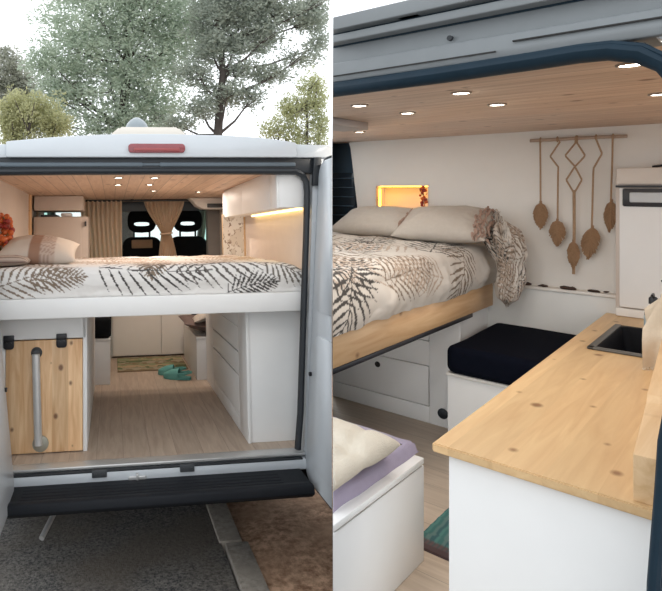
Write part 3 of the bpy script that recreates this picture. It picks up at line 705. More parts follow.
# =================================================================== TREES
def tree(name, label, cat, base, clumps, depth, mats, nleaf, lsize, trunk, sd, group=None, branch=True, flat=.5):
    r_ = random.Random(sd)
    t = thing(name, label, cat, base, group)
    if trunk:
        mb = MB()
        for pts, rad in trunk: mb.tube(pts, [rad*(1-.6*i/(len(pts)-1)) for i in range(len(pts))], 10)
        if branch:
            tp = trunk[0][0]
            for (x, z, rx, rz) in clumps:
                best = min(tp, key=lambda q: abs(q[2]-(z-1.0))); y = base[1]+r_.uniform(-.4, .4)
                a = V(best); b_ = V((x, y, z)); m1 = a.lerp(b_, .5)+V((0, 0, -.12))
                mb.tube([a, m1, b_], [.05, .032, .012], 6)
                for k in range(3):
                    e = b_+V((r_.uniform(-1, 1)*rx*.8, r_.uniform(-.5, .5), r_.uniform(-.6, .8)*rz)); mb.tube([m1.lerp(b_, .6), e], [.018, .006], 5)
        mb.build('trunk', 'bark', t)
    tot = sum(rx*rz for _, _, rx, rz in clumps)
    verts, faces = [], []
    inv = FR
    for (x, z, rx, rz) in clumps:
        n = int(nleaf*rx*rz/tot); nt_ = max(6, n//28); dy = depth*min(1, rx)
        for k in range(nt_):
            while True:
                q = V((r_.uniform(-1, 1), r_.uniform(-1, 1), r_.uniform(-1, 1)))
                if .12 < q.length < 1: break
            q *= 1+.18*r_.gauss(0, 1)
            tc = V((x+q.x*rx, base[1]+q.y*dy+r_.uniform(-.2, .2), z+q.z*rz))
            for i in range(n//nt_):
                d = V((r_.gauss(0, 1), r_.gauss(0, 1), r_.gauss(0, 1)*flat+.15)).normalized()
                p = tc+d*lsize*r_.uniform(.3, 2.0); s_ = d.cross(V((r_.uniform(-1, 1), r_.uniform(-1, 1), r_.uniform(-1, 1)))).normalized()*lsize*.20
                e = p+d*lsize
                if CUTN.dot((inv @ e)) > -.05 or CUTN.dot((inv @ p)) > -.05: continue
                i0 = len(verts); verts += [p-s_*.6, p.lerp(e, .5)-s_, e, p.lerp(e, .5)+s_]; faces.append((i0, i0+1, i0+2, i0+3))
    me = bpy.data.meshes.new('foliage'); bs = V(base); me.from_pydata([v-bs for v in verts], [], faces); me.materials.append(mats)
    o = bpy.data.objects.new('foliage', me); COL.objects.link(o); o.parent = t; BASE[o.name] = bs; FRM[o.name] = 'T'; FRM[t.name] = 'T'
    return t
fol_pine = leaf('pine_needles', srgb(156, 172, 156), srgb(208, 216, 196)); fol_pine2 = leaf('hazed_pine_needles', srgb(136, 146, 138), srgb(186, 192, 176))  # haze over the trees is put into these pale, lifted foliage colours
fol_olive = leaf('olive_leaves', srgb(164, 166, 126), srgb(212, 210, 168)); fol_bush = leaf('bush_leaves', srgb(150, 158, 122), srgb(206, 206, 162))
fol_left = leaf('hazed_needles', srgb(150, 156, 144), srgb(200, 198, 182))  # paleness here is painted haze too
tree('pine_tree', 'large dense pine tree towering over the van roof', 'tree', (.2, 15, GZ),
 [(-.55, 7.88, 1.83, .92), (1.01, 8.09, 1.53, .92), (-1.47, 6.91, 1.07, .76), (.06, 6.78, 1.53, .92), (1.63, 6.98, 1.22, .92), (-1.77, 6.11, .76, .61), (-.25, 5.83, 1.53, .76), (.98, 5.69, 1.22, .76), (2.27, 7.8, .92, .76), (-1.32, 5.34, .76, .46), (.05, 4.79, 1.37, .5), (1.44, 4.9, .76, .46), (-.4, 8.9, 1.9, .7), (1.4, 9.0, 1.6, .7), (-.3, 4.25, 1.3, .5), (1.0, 4.3, 1.0, .4), (.2, 3.6, 1.6, .5), (-2.0, 5.5, .6, .5), (-2.35, 6.4, .45, .45), (-1.9, 4.6, .6, .5)],
 1.0, fol_pine, 52000, .135, [([(.25, 15, GZ), (.2, 15, 2.5), (.1, 15.1, 4.5), (.3, 15, 6.5), (.3, 15, 8.4)], .24)], 11)
tree('pine_tree', 'open airy pine with a bare trunk right of the dense pine', 'tree', (2.75, 13, GZ),
 [(2.72, 7.24, .81, .6), (3.74, 7.41, .95, .6), (4.78, 7.59, .95, .41), (5.77, 7.68, .35, .33), (3.28, 6.52, .81, .41), (2.56, 6.36, .54, .41), (4.16, 6.69, .54, .33), (2.12, 5.63, .54, .33), (3.41, 5.8, .54, .22), (2.96, 5.07, .68, .33), (2.25, 4.64, .49, .27), (3.68, 4.94, .41, .22), (1.68, 4.21, .41, .22), (4.34, 5.67, .54, .3), (5.73, 6.58, .3, .27), (3.4, 8.0, 1.4, .5), (5.5, 7.25, .5, .35), (5.25, 6.15, .5, .2)],
 .9, fol_pine2, 30000, .12, [([(2.72, 13, GZ), (2.74, 13, 2), (2.74, 13, 3.93), (2.82, 13, 4.93), (2.92, 13, 5.7), (2.88, 13.1, 6.6), (2.72, 13, 7.6)], .155), ([(2.86, 13, 5.3), (3.1, 13, 5.75), (3.56, 12.9, 5.95)], .05)], 12)
tree('shrub', 'leafy green shrub behind the right corner of the van roof', 'shrub', (4.6, 11, GZ),
 [(4.47, 4.23, .48, .43), (4.92, 4.41, .29, .59), (4.07, 3.77, .36, .24), (5.0, 3.73, .25, .29), (4.75, 4.87, .31, .24), (4.6, 3.3, .6, .5), (4.6, 2.4, .7, .7), (4.2, 4.25, .3, .25), (3.75, 3.65, .3, .25)], .5, fol_bush, 12000, .085, [([(4.6, 11, GZ), (4.6, 11, 2), (4.65, 11, 4.4)], .06)], 13, flat=1)
tree('olive_shrub', 'yellow-green olive shrub behind the left corner of the van roof', 'shrub', (-1.95, 10, GZ),
 [(-1.98, 3.83, .66, .52), (-2.4, 3.72, .26, .44), (-1.44, 3.62, .36, .26), (-1.95, 2.8, .9, .6)], .5, fol_olive, 20000, .075, [([(-1.95, 10, GZ), (-1.95, 10, 2), (-1.98, 10, 3.9)], .06)], 14, flat=1)
tree('pine_tree', 'hazy pine at the far left beyond the olive shrub', 'tree', (-3.6, 18, GZ),
 [(-3.77, 6.91, .53, .78), (-3.25, 6.38, .53, .6), (-3.98, 7.62, .25, .3), (-3.5, 5.5, .8, .6), (-4.4, 6.3, .6, .9)], .6, fol_left, 14000, .12, [([(-3.6, 18, GZ), (-3.6, 18, 4), (-3.7, 18, 7)], .14)], 15)


# =================================================================== VAN SEEN THROUGH ITS SIDE DOOR
FR = MB_
UW, CE = 3.44, 1.495
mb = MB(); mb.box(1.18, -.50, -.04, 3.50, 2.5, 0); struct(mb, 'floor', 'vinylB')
mb = MB(); mb.box(1.30, -.50, CE, 3.52, 2.5, CE+.03); struct(mb, 'ceiling', 'pineceil')
# far wall with a lit niche (y 1.469..1.796, z 1.03..1.212)
mb = MB()
mb.box(UW, -.50, 0, UW+.03, 1.469, CE); mb.box(UW, 1.469, 0, UW+.03, 1.796, 1.00); mb.box(UW, 1.469, 1.212, UW+.03, 1.796, CE)
mb.prism([(1.796, 0), (1.87, 0), (1.925, 1.09), (1.972, 1.455), (1.985, CE), (1.796, CE)], 'x', UW, UW+.03)
struct(mb, 'wall_left', 'offwhite')
nic = thing('wall_niche', 'amber lit niche recessed in the white wall behind the pillows', 'niche', (UW+.06, 1.63, 1.0))
mb = MB()
mb.box(UW+.12, 1.465, .995, UW+.13, 1.80, 1.217); mb.box(UW+.0, 1.459, .985, UW+.13, 1.469, 1.222); mb.box(UW+.0, 1.796, .985, UW+.13, 1.806, 1.222); mb.box(UW+.0, 1.459, .985, UW+.13, 1.806, 1.0); mb.box(UW+.0, 1.459, 1.212, UW+.13, 1.806, 1.224)
mb.build('lining', 'offwhite', nic)
mb = MB(); mb.box(UW+.035, 1.48, 1.207, UW+.055, 1.785, 1.2115); mb.box(UW+.04, 1.791, 1.02, UW+.055, 1.7955, 1.19); mb.build('led_strip', 'ledn', nic)
garland((UW+.03, 1.49, 1.1), 'red berry garland hanging at the edge of the amber wall niche', [(UW+.02, 1.515, 1.200), (UW+.01, 1.50, 1.165), (UW+.005, 1.49, 1.12), (UW-.01, 1.485, 1.08), (UW-.02, 1.475, 1.03)], .62, 46, 4)
# tail end: dark metal door with its window
mb = MB(); mb.box(UW+.04, 1.80, .0, UW+.09, 2.5, CE); struct(mb, 'wall_rear', 'winframe')
mb = MB(); mb.prism(rounded(1.945, .85, 2.30, 1.30, .03), 'x', UW+.015, UW+.045, .004); struct(mb, 'window_1', 'win')
mb = MB()
for z in (1.02, 1.08, 1.14, 1.20, 1.26): mb.box(UW+.008, 1.96, z, UW+.016, 2.28, z+.006)
struct(mb, 'window_trim', 'winframe')
mb = MB(); mb.box(2.05, 1.27, 1.462, 2.46, 1.40, CE+.001, .004); mb.xf(Matrix.Translation((0, .05, 0))); struct(mb, 'trim_beam', plain('greige_paint', (.40, .36, .34), .5, .05))
# other closing walls of the shell
mb = MB(); mb.box(1.30, -.54, 0, 3.5, -.50, .35); mb.box(1.30, -.54, .35, 1.45, -.50, CE); mb.box(3.30, -.54, .35, 3.5, -.50, CE); mb.box(1.45, -.54, 1.44, 3.30, -.50, CE); struct(mb, 'wall_front', 'offwhite')
mb = MB()
mb.box(3.55, -.54, -.3, 3.60, 2.5, 1.58); struct(mb, 'wall_outer', 'paint')
# recessed lights
sB = [((1.914, 1.062), 'round spotlight in the pine roof above the bed edge, nearer the door rail'),
      ((2.238, 1.036), 'round spotlight in the pine roof above the bed edge, second from the door rail'),
      ((2.812, 1.56), 'round spotlight in the pine roof above the pillows, farthest into the corner'),
      ((1.883, .701), 'round spotlight in the pine roof over the aisle, nearer the door rail'),
      ((2.235, .71), 'round spotlight in the pine roof over the aisle, nearer the hanging dowel'),
      ((1.738, .257), 'largest round spotlight, tucked under the curved corner of the door seal'),
      ((2.349, .274), 'round spotlight in the pine roof above the sink')]
s0 = None
for p, l in sB:
    b = (p[0], p[1], CE)
    s0 = dup(s0, b, l) if s0 else spot_light(b, l, 'recessed spotlights in the pine roof')
    lamp((p[0], p[1], CE-.014), 1.3, (1, .94, .86), .04)
# ---- door surround: part of this van
vb_ = thing('camper_van', 'grey camper van doorway with sliding rail, seen at its open side door', 'van', (1.2, .5, -.6))
def profB(pts, name, mat, y0=-.50, y1=2.4, bev=.003): return MB().prism(pts, 'y', y0, y1, bev).build(name, mat, vb_)
profB([(1.24, 1.452), (1.34, 1.452), (1.34, 1.498), (1.243, 1.498), (1.236, 1.467)], 'door_lip', 'paint_grey')
profB([(1.258, 1.494), (1.36, 1.494), (1.36, 1.532), (1.262, 1.540)], 'rail_channel', 'paint_grey')
profB([(1.262, 1.538), (1.30, 1.538), (1.30, 1.546), (1.262, 1.546)], 'rail_slot', 'rubber_blue')
profB([(1.232, 1.544), (1.36, 1.542), (1.36, 1.566), (1.234, 1.563)], 'sliding_rail', 'paint_grey')
profB([(1.258, 1.560), (1.30, 1.560), (1.30, 1.577), (1.258, 1.577)], 'gutter_seal', 'rubber_blue')
profB([(1.225, 1.572), (1.30, 1.572), (1.36, 1.60), (1.36, 1.625), (1.262, 1.612), (1.23, 1.604)], 'roof_edge', 'paint_grey')
mb = MB(); mb.prism([(1.25, 1.59), (3.6, 1.56), (3.6, 1.60), (2.4, 1.64), (1.4, 1.63)], 'y', -.54, 2.4, .004); mb.build('roof_panel', 'paint', vb_)
mb = MB()
for y, z in ((.49, 1.512),): mb.lathe([(.0055, 0), (.0055, .012)], (1.252, y, z), 14, 'x')
mb.build('drain_hole', 'rubber', vb_)
mb = MB(); mb.box(1.238, .55, 1.572, 1.262, .60, 1.579, .003); mb.build('gutter_clip', 'rubber', vb_)
mb = MB(); mb.box(1.2335, .395, 1.464, 1.24, 2.3, 1.4665); mb.box(1.2335, -.3, 1.479, 1.243, .365, 1.4815); mb.build('panel_seam', 'slit', vb_)
path = [(1.25, 2.3, 1.436), (1.25, .8, 1.436), (1.25, .5, 1.437), (1.25, .33, 1.440), (1.25, .26, 1.442), (1.25, .215, 1.440), (1.25, .172, 1.428), (1.25, .140, 1.405), (1.25, .115, 1.365), (1.25, .105, 1.30), (1.25, .108, 1.15), (1.25, .122, .90), (1.25, .139, .78), (1.25, .143, .70), (1.25, .148, .62), (1.25, .153, .54), (1.25, .157, .3), (1.25, .158, .02)]
mb = MB(); mb.tube(path, [.0178]*7+[.016]*4+[.0105]*7, 10, flat=(1.2, 1, 1)); mb.tube([(p[0]-.012, p[1]-.004, p[2]+.009) for p in path], [.006]*18, 6); mb.build('door_seal', 'rubber_blue', vb_)
mb = MB()
pil = [(.20, 1.475), (.165, 1.462), (.135, 1.44), (.108, 1.41), (.088, 1.37), (.078, 1.30), (.082, 1.15), (.098, .9), (.118, .72), (.128, .55), (.136, .3), (.138, 0), (-.50, 0), (-.50, 1.475)]
mb.prism(pil, 'x', 1.252, 1.31, .004); mb.build('door_pillar', 'paint', vb_)
mb = MB(); mb.box(1.16, -.5, -.08, 1.34, 2.4, -.002, .006); mb.build('door_step', 'blackp', vb_)
mb = MB(); mb.box(1.22, -.54, -.55, 3.58, 2.4, -.041); mb.build('underbody', 'blackp', vb_)

# ---- kitchen block
HC = .609
kb = thing('kitchen_unit', 'white kitchen unit end panel under the pine worktop by the side door', 'cabinet', (2.3, .35, 0))
mb = MB(); mb.box(1.392, -.2, 0, 1.410, .546, HC-.021, .002); mb.build('end_panel', 'white', kb)
mb = MB(); mb.box(1.410, .528, .0, 3.43, .546, HC-.021, .002); mb.box(3.0, -.2, 0, 3.43, .528, HC-.2); mb.build('side_panel', 'white', kb)
wt = thing('worktop', 'knotty pine worktop running from the side door to the far wall', 'worktop', (2.3, .35, HC-.02))
SX0, SX1, SY0, SY1 = 2.60, 3.07, .10, .492
mb = MB()
b = bmesh.new()
xs = [1.371, SX0, SX1, 3.425]; ys = [-.2, SY0, SY1, .576]
gv = {}
for zi, z in enumerate((HC-.021, HC)):
    for i, x in enumerate(xs):
        for j, y in enumerate(ys): gv[i, j, zi] = b.verts.new((x, y+(.021*(x-1.371)/2.05 if j == 3 else 0), z))
for i in range(3):
    for j in range(3):
        if i == 1 and j == 1: continue
        for zi in (0, 1):
            q = [gv[i, j, zi], gv[i+1, j, zi], gv[i+1, j+1, zi], gv[i, j+1, zi]]; b.faces.new(q if zi else q[::-1])
for i in range(3):
    for j in (0, 3): b.faces.new((gv[i, j, 0], gv[i+1, j, 0], gv[i+1, j, 1], gv[i, j, 1]))
for j in range(3):
    for i in (0, 3): b.faces.new((gv[i, j, 0], gv[i, j+1, 0], gv[i, j+1, 1], gv[i, j, 1]))
for (i0, j0, i1, j1) in ((1, 1, 2, 1), (2, 1, 2, 2), (2, 2, 1, 2), (1, 2, 1, 1)): b.faces.new((gv[i0, j0, 0], gv[i1, j1, 0], gv[i1, j1, 1], gv[i0, j0, 1]))
bmesh.ops.recalc_face_normals(b, faces=b.faces)
sh = [e for e in b.edges if len(e.link_faces) == 2 and e.calc_face_angle() > 1]
bmesh.ops.bevel(b, geom=sh, offset=.003, segments=2, affect='EDGES')
mb._merge(b); mb.build('board', 'pinetop', wt)
sk = thing('sink', 'black composite sink set into the pine worktop', 'sink', (2.83, .30, HC-.1))
mb = MB()
b = bmesh.new()
def rect(x0, y0, x1, y1, z, r): return [b.verts.new((p[0], p[1], z)) for p in rounded(x0, y0, x1, y1, r, 5)]
L = [rect(SX0-.028, SY0-.01, SX1+.020, SY1+.018, HC+.001, .035), rect(SX0-.026, SY0-.01, SX1+.018, SY1+.016, HC+.007, .035), rect(SX0+.004, SY0+.02, SX1-.006, SY1-.008, HC+.007, .03), rect(SX0+.010, SY0+.02, SX1-.010, SY1-.012, HC-.004, .03), rect(SX0+.025, SY0+.03, SX1-.03, SY1-.03, HC-.14, .04)]
for a_, c_ in zip(L, L[1:]):
    n = len(a_)
    for i in range(n): b.faces.new((a_[i], a_[(i+1) % n], c_[(i+1) % n], c_[i]))
b.faces.new(L[-1]); mb._merge(b); mb.build('basin', 'sinkm', sk)
mb = MB(); mb.lathe([(.035, -.002), (.035, .004), (.02, .006)], (2.80, .29, HC-.139), 20); mb.build('drain', 'steel', sk)
mb = MB(); mb.box(SX0-.030, SY0-.01, HC+.0005, SX0-.004, SY1+.020, HC+.010, .004); mb.box(SX0-.03, SY1-.004, HC+.0005, SX1+.02, SY1+.020, HC+.010, .004); mb.build('rim', plain('grey_rim', (.10, .095, .085), .4, .1, 30), sk)
# pine upstand at the right edge
mb = MB()
mb.prism([(1.388, HC), (2.45, HC), (2.45, .715), (1.76, .712), (1.738, .700), (1.388, .697)], 'y', -.02, .019, .002)
mb.xf(Matrix.Translation((0, .183, 0)) @ Matrix.Translation((1.388, 0, 0)) @ Matrix.Rotation(math.radians(4.2), 4, 'Z') @ Matrix.Translation((-1.388, 0, 0)))
solo(mb, 'upstand_board', 'pineply', 'pale pine board standing on edge along the worktop beside the door pillar', 'board', (1.8, .2, HC))
# towel over a short rail, bottle behind it
tr = thing('towel_rail', 'short wooden rail at the right of the worktop that holds the tea towel', 'rail', (2.46, .10, HC))
mb = MB(); mb.tube([(2.46, -.02, .846), (2.46, .285, .846)], .007, 8); mb.build('rod', 'dowel', tr)
mb = MB(); mb.box(2.445, -.03, HC, 2.475, -.005, .865, .003); mb.build('post', 'pineply', tr)
def tow(u, v):
    s = v*.38
    if s < .10: f = 1-s/.10; x, z = 2.472+.004*f, .846-.10*f
    elif s < .125: a = (s-.10)/.025*PI; x, z = 2.46+.012*math.cos(a), .846+.012*math.sin(a); f = 0
    else: f = (s-.125)/.255; x, z = 2.448-.035*f, .846-f*.235
    left = .282+.046*min(1, f*2.2)-.010*max(0, f-.6)
    y = left-(left-.02)*u
    return V((x-.014*math.sin(u*15+v*3)*(.3+f)-.006*math.sin(v*9+u*3), y, z+.008*math.sin(u*9)*f))
mb = MB(); mb.surf(40, 50, tow)
tw = thing('tea_towel', 'ecru fringed tea towel draped at the right of the sink', 'towel', (2.45, .2, .62))
mb.build('cloth', 'towel', tw, ang=80)
mb = MB()
for k in range(48):
    u = k/47; p = tow(u, 1); q = p+V((random.uniform(-.012, .0), random.uniform(-.006, .006), -.030+random.uniform(-.008, .006))); q.z = max(q.z, HC+.003)
    mb.tube([p+V((0, 0, .004)), p.lerp(q, .5)+V((.002, .002, 0)), q], .0022, 5)
mb.build('fringe', 'towel', tw)
bt = thing('soap_bottle', 'dark topped soap bottle with a pale label behind the tea towel', 'bottle', (2.95, .375, HC))
bx, by = 2.95, .365
mb = MB(); mb.lathe([(.010, .010), (.027, .010), (.029, .02), (.029, .10), (.022, .118), (.012, .126), (.011, .136)], (bx, by, HC-.004), 20); mb.build('body', 'bottle', bt)
mb = MB(); mb.lathe([(.0296, .030), (.0298, .032), (.0298, .085), (.0296, .087)], (bx, by, HC), 20); mb.build('label', 'label', bt)
mb = MB(); mb.lathe([(.015, .134), (.015, .156), (.010, .162)], (bx, by, HC), 16); mb.tube([(bx, by, HC+.160), (bx, by, HC+.172), (bx-.03, by, HC+.170)], .005, 8); mb.build('cap', 'blackp', bt)
# tall white cabinet on the worktop
tb = thing('wall_cabinet', 'white upright cabinet with a black latch panel standing on the far end of the worktop', 'cabinet', (3.38, .2, HC))
UF = 3.33
mb = MB(); mb.box(UF+.02, -.25, HC, 3.44, .553, 1.292, .003); mb.build('body', plain('pinkish_board', (.66, .58, .52), .6, .03), tb)
mb = MB(); mb.box(UF+.004, -.25, HC+.002, UF+.02, .549, .648, .002); mb.build('lower_rail', 'offwhite', tb)
mb = MB(); mb.box(UF+.004, -.25, 1.218, UF+.02, .546, 1.290, .002); mb.build('upper_panel', plain('warm_white_board', (.70, .64, .58), .6, .03), tb)
mb = MB(); mb.box(UF+.002, -.25, 1.203, UF+.02, .551, 1.212, .001); mb.build('top_gap', 'blackp', tb)
mb = MB(); mb.box(UF-.006, -.25, .655, UF+.016, .535, 1.200, .004); db = mb.build('door', 'white', tb)
mb = MB(); mb.prism(rounded(.20, 1.116, .522, 1.198, .008), 'x', UF-.014, UF-.004, .003); lt = mb.build('latch_panel', 'blackp', db)
mb = MB(); mb.prism(rounded(.23, 1.135, .495, 1.180, .006), 'x', UF-.022, UF-.012, .003); mb.build('latch_handle', plain('silver_latch', (.50, .53, .55), .35, .05), db)
mb = MB(); mb.lathe([(.005, 0), (.004, -.004)], (UF-.006, .38, .79), 10, 'x'); mb.build('screw', 'darkmetal', db)
mb = MB(); mb.tube([(3.38, .42, 1.296), (3.36, .37, 1.302), (3.37, .33, 1.307), (3.36, .29, 1.304), (3.37, .1, 1.30)], .006, 6); mb.prism([(.305, 1.294), (.34, 1.294), (.318, 1.332), (.308, 1.330)], 'x', 3.36, 3.39, .003)
solo(mb, 'black_strap', 'blackp', 'black strap with a buckle lying on top of the white upright cabinet', 'strap', (3.37, .3, 1.292))
# ---- low wall box with ledge and chips
mb = MB(); mb.box(3.385, .55, 0, 3.44, 2.1, .683, .003); struct(mb, 'wall_lower', plain('cool_white_panel', (.74, .745, .72), .6, .02))
mb = MB(); mb.box(3.375, .55, .683, 3.44, 2.1, .697, .003); struct(mb, 'trim_ledge', 'offwhite')
g = 'dark bark pieces in a row on the wall ledge'
for k, (y, w_, lb) in enumerate(((.945, .030, 'dark bark piece on the ledge, partly behind the hanging bedding'), (.866, .024, 'dark bark piece on the ledge, second from the bed'), (.755, .036, 'longest dark bark piece, in the middle of the ledge'), (.648, .026, 'dark bark piece on the ledge, second from the white cabinet'), (.598, .013, 'smallest dark bark piece, next to the white upright cabinet'))):
    r_ = random.Random(k); mb = MB()
    mb.ball((3.405, y, .7035), w_, 3, (.55, 1, .26))
    for v in mb.bm.verts: v.co += V((0, .3, 1))*.006*noise.noise(v.co*60); v.co.z = max(v.co.z, .6975)
    solo(mb, 'bark_piece', 'brown', lb, 'bark', (3.405, y, .697), g)
# ---- macrame hanging
mc = thing('macrame_hanging', 'macrame wall hanging with five leaf tassels on a pale dowel', 'wall hanging', (3.41, .72, 1.44))
UMC = 3.41
mb = MB(); mb.tube([(UMC, .925, 1.444), (UMC, .8, 1.4435), (UMC, .72, 1.445), (UMC, .6, 1.444), (UMC, .518, 1.4425)], .0085, 10)
for y in (.90, .545): mb.tube([(UMC, y, 1.444), (3.442, y, 1.444)], .004, 6)
mb.build('dowel', 'dowel', mc)
def cord(pts, r=.0042, nm='cord', loop=True):
    m_ = MB(); m_.tube([(UMC-.008, y, z) for y, z in pts], r, 7)
    y, z = pts[0]
    if loop: m_.tube([(UMC+.011*math.cos(a*PI/4), y, 1.444+.012*math.sin(a*PI/4)) for a in range(8)], .0035, 6, True)
    m_.build(nm, 'jute', mc)
cord([(.877, 1.445), (.8755, 1.3), (.875, 1.115)])
cord([(.802, 1.45), (.790, 1.43), (.831, 1.362), (.83, 1.355), (.797, 1.305), (.798, 1.28), (.800, 1.03)])
cord([(.722, 1.452), (.724, 1.42), (.765, 1.364), (.763, 1.355), (.727, 1.308), (.698, 1.243), (.699, 1.235), (.727, 1.178), (.729, 1.15)])
cord([(.718, 1.452), (.716, 1.42), (.685, 1.361), (.687, 1.352), (.727, 1.303), (.761, 1.243), (.760, 1.235), (.731, 1.178), (.729, 1.15)])
cord([(.729, 1.19), (.7285, 1.0), (.731, .776)], .0068, loop=False)
cord([(.640, 1.45), (.637, 1.43), (.616, 1.368), (.617, 1.36), (.648, 1.297), (.650, 1.27), (.656, 1.0)])
cord([(.573, 1.45), (.574, 1.35), (.580, 1.13)])
def feather(y, ztop, L_, W_, sd, lean=0):
    r_ = random.Random(sd); m_ = MB(); n = 30
    for k in range(n):
        for sg in (-1, 1):
            t = .78*k/n; q = min(1, t+.24); prof = W_*math.sin(PI*q**.85)**.9*r_.uniform(.9, 1.06)
            a_ = V((UMC-.010+r_.uniform(-.004, .004), y+lean*t, ztop-L_*t)); e = V((UMC-.012+r_.uniform(-.008, .006), y+sg*prof+lean*q, ztop-L_*(q+r_.uniform(-.02, .04))))
            m_.tube([a_, a_.lerp(e, .5)+V((0, sg*prof*.16, .005)), e], [.0038, .0036, .0022], 5)
    m_.tube([(UMC-.010, y, ztop+.012), (UMC-.010, y+lean*.6, ztop-L_*.7)], .006, 6)
    m_.build('leaf_tassel', 'jute2', mc)
feather(.874, 1.122, .132, .034, 1); feather(.800, 1.035, .128, .036, 2); feather(.731, .935, .135, .026, 3); feather(.652, 1.008, .155, .038, 4, .02); feather(.577, 1.135, .145, .026, 5, .008)

# ---- bench with navy cushion
bb = thing('bench_box', 'white bench box under the navy cushion beside the drawer unit', 'bench', (3.05, .83, 0))
mb = MB(); mb.box(2.725, .575, 0, 3.384, 1.074, .352, .003); mb.build('body', 'white', bb)
mb = MB(); mb.box(2.718, .575, .352, 3.384, 1.078, .366, .002); mb.build('lid', 'offwhite', bb)
b = bmesh.new(); bmesh.ops.create_cube(b, size=1); bmesh.ops.scale(b, vec=(.684, .51, .122), verts=b.verts)
vert_e = [e for e in b.edges if abs(e.verts[0].co.z-e.verts[1].co.z) > .05]
bmesh.ops.bevel(b, geom=vert_e, offset=.05, segments=4, affect='EDGES', profile=.5)
bmesh.ops.bevel(b, geom=[e for e in b.edges if abs(e.verts[0].co.z-e.verts[1].co.z) < .01 and len(e.link_faces) == 2 and e.calc_face_angle() > 1], offset=.03, segments=4, affect='EDGES', profile=.5)
bmesh.ops.subdivide_edges(b, edges=b.edges[:], cuts=2, use_grid_fill=True)
for v in b.verts:
    v.co += V((3.042, .826, .4285))
    if v.co.z > .43: v.co.z += .007*fbm((v.co.x*5, v.co.y*5, 0))
mb = MB(); mb._merge(b); solo(mb, 'bench_cushion', 'navy', 'thick navy cushion on the bench between the bed and the pine worktop', 'cushion', (3.05, .83, .366))
# ---- bed and drawers under it
bd = thing('bed_platform', 'raised bed platform with a pine side plank above the drawer unit', 'bed', (2.5, 1.5, .57))
mb = MB(); mb.box(1.30, 1.095, .574, 3.384, 1.118, .700, .003); mb.build('side_plank', 'pineedge', bd)
mb = MB(); mb.box(1.30, 1.092, .557, 3.085, 1.120, .576, .002); mb.build('edge_strip', 'blackp', bd)
mb = MB(); mb.box(1.30, 1.12, .60, 3.384, 2.3, .66, .002); mb.build('slat_base', 'pineply', bd)
du = thing('drawer_unit', 'white drawer unit with finger holes under the pine side plank', 'cabinet', (3.2, 1.7, 0))
mb = MB(); mb.box(3.02, 1.122, 0, 3.384, 2.3, .56, .002); mb.build('body', 'white', du)
mb = MB()
mb.box(3.0, 1.120, 0, 3.02, 1.274, .56, .002); mb.box(3.0, 1.822, 0, 3.02, 2.3, .56, .002); mb.box(3.0, 1.274, 0, 3.02, 1.822, .084, .002); mb.box(3.0, 1.274, .292, 3.02, 1.822, .416, .002)
mb.build('face_frame', 'white', du)
mb = MB(); mb.box(3.018, 1.27, .08, 3.021, 1.826, .56); mb.build('gaps', 'slit', du)
for z0, z1 in ((.088, .288), (.420, .56)):
    mb = MB(); mb.box(3.0, 1.278, z0, 3.018, 1.818, z1, .0015); d_ = mb.build('drawer', 'white', du)
    if z0 < .1:
        mb = MB(); mb.lathe([(.0155, 0), (.0155, .003)], (2.9985, 1.557, .241), 20, 'x'); mb.build('finger_hole', 'slit', d_)
mb = MB(); mb.lathe([(.026, 0), (.026, -.004), (.020, -.008)], (3.0, 1.205, .068), 24, 'x'); mb.build('vent_cap', 'rubber', du)
# bedding
fr = []; rr = random.Random(8)
for (x, y, a, c, L_) in ((1.98, .40, -1.9, DK, .55), (2.02, .42, 1.15, MD, .5), (2.45, .34, 2.7, MD, .5), (2.35, .55, .2, DK, .5), (2.85, .42, 2.5, BE, .5), (2.75, .30, .3, DK, .46), (3.05, .30, -2.4, MD, .48), (1.85, .95, .3, DK, .5), (2.3, 1.0, 2.9, MD, .45), (2.75, .8, 1.2, MD, .5), (3.1, .75, -2.8, DK, .42), (2.15, .18, .1, MD, .42), (1.8, .15, .6, DK, .45), (2.65, .13, 2.8, BE, .4), (2.2, .75, -2.0, BE, .5), (3.25, .5, 2.2, BE, .45)):
    fr.append((x-1.3, y, a, L_*1.08, c, .0068, 13))
fr = [(rr.uniform(.2, 2.0), rr.uniform(.0, 1.25), rr.uniform(0, 6.28), rr.uniform(.35, .5), BE, .005, 14) for k in range(8)]+fr
pq = palm_print(2.15, 1.5, 9, fr, (.60, .555, .50))
ZT = .905
def spreadB(u, v):
    x = 1.30+2.085*u; d = v*1.47          # d from hem up over the edge and back
    hem = .018*noise.noise(V((x*3.1, 2.2, 0)))+.012*noise.noise(V((x*9, 5, 0)))-.004
    H_ = .185
    k = .10
    if d < H_: f = d/H_; y = 1.088-.022*math.sin(PI*f)*(1-.3*f)-.002; z = .700+hem*(1-f)+(ZT-.06-.700)*f
    elif d < H_+.11: a = (d-H_)/.11*PI/2; y = 1.086+.07*(1-math.cos(a)); z = ZT-.06+.06*math.sin(a)
    else: y = 1.156+(d-H_-.11); z = ZT+.020*min(1, (d-H_-.11)/.4)
    n1 = fbm((x*3.2, d*3.2, 3)); n2 = fbm((x*8, d*9, 7)); n3 = noise.noise(V((x*16, d*5, 1)))
    top = min(1, max(0, (d-.1)/.2))
    z += top*(.016*n1+.006*n2); y -= (1-top)*(.012*n1+.007*n3+.004)+.008*max(0, n2)*(1-top)
    return V((x, min(y, 1.092) if d < H_ else y, z))
mb = MB(True); mb.surf(400, 300, spreadB, lambda u, v: pq(2.085*u, v*1.47))
mb.box(1.32, 1.16, .67, 3.38, 2.28, .86)
bs_ = thing('bedspread', 'palm print bedspread draped over the pine side plank', 'bedspread', (2.5, 1.5, .69))
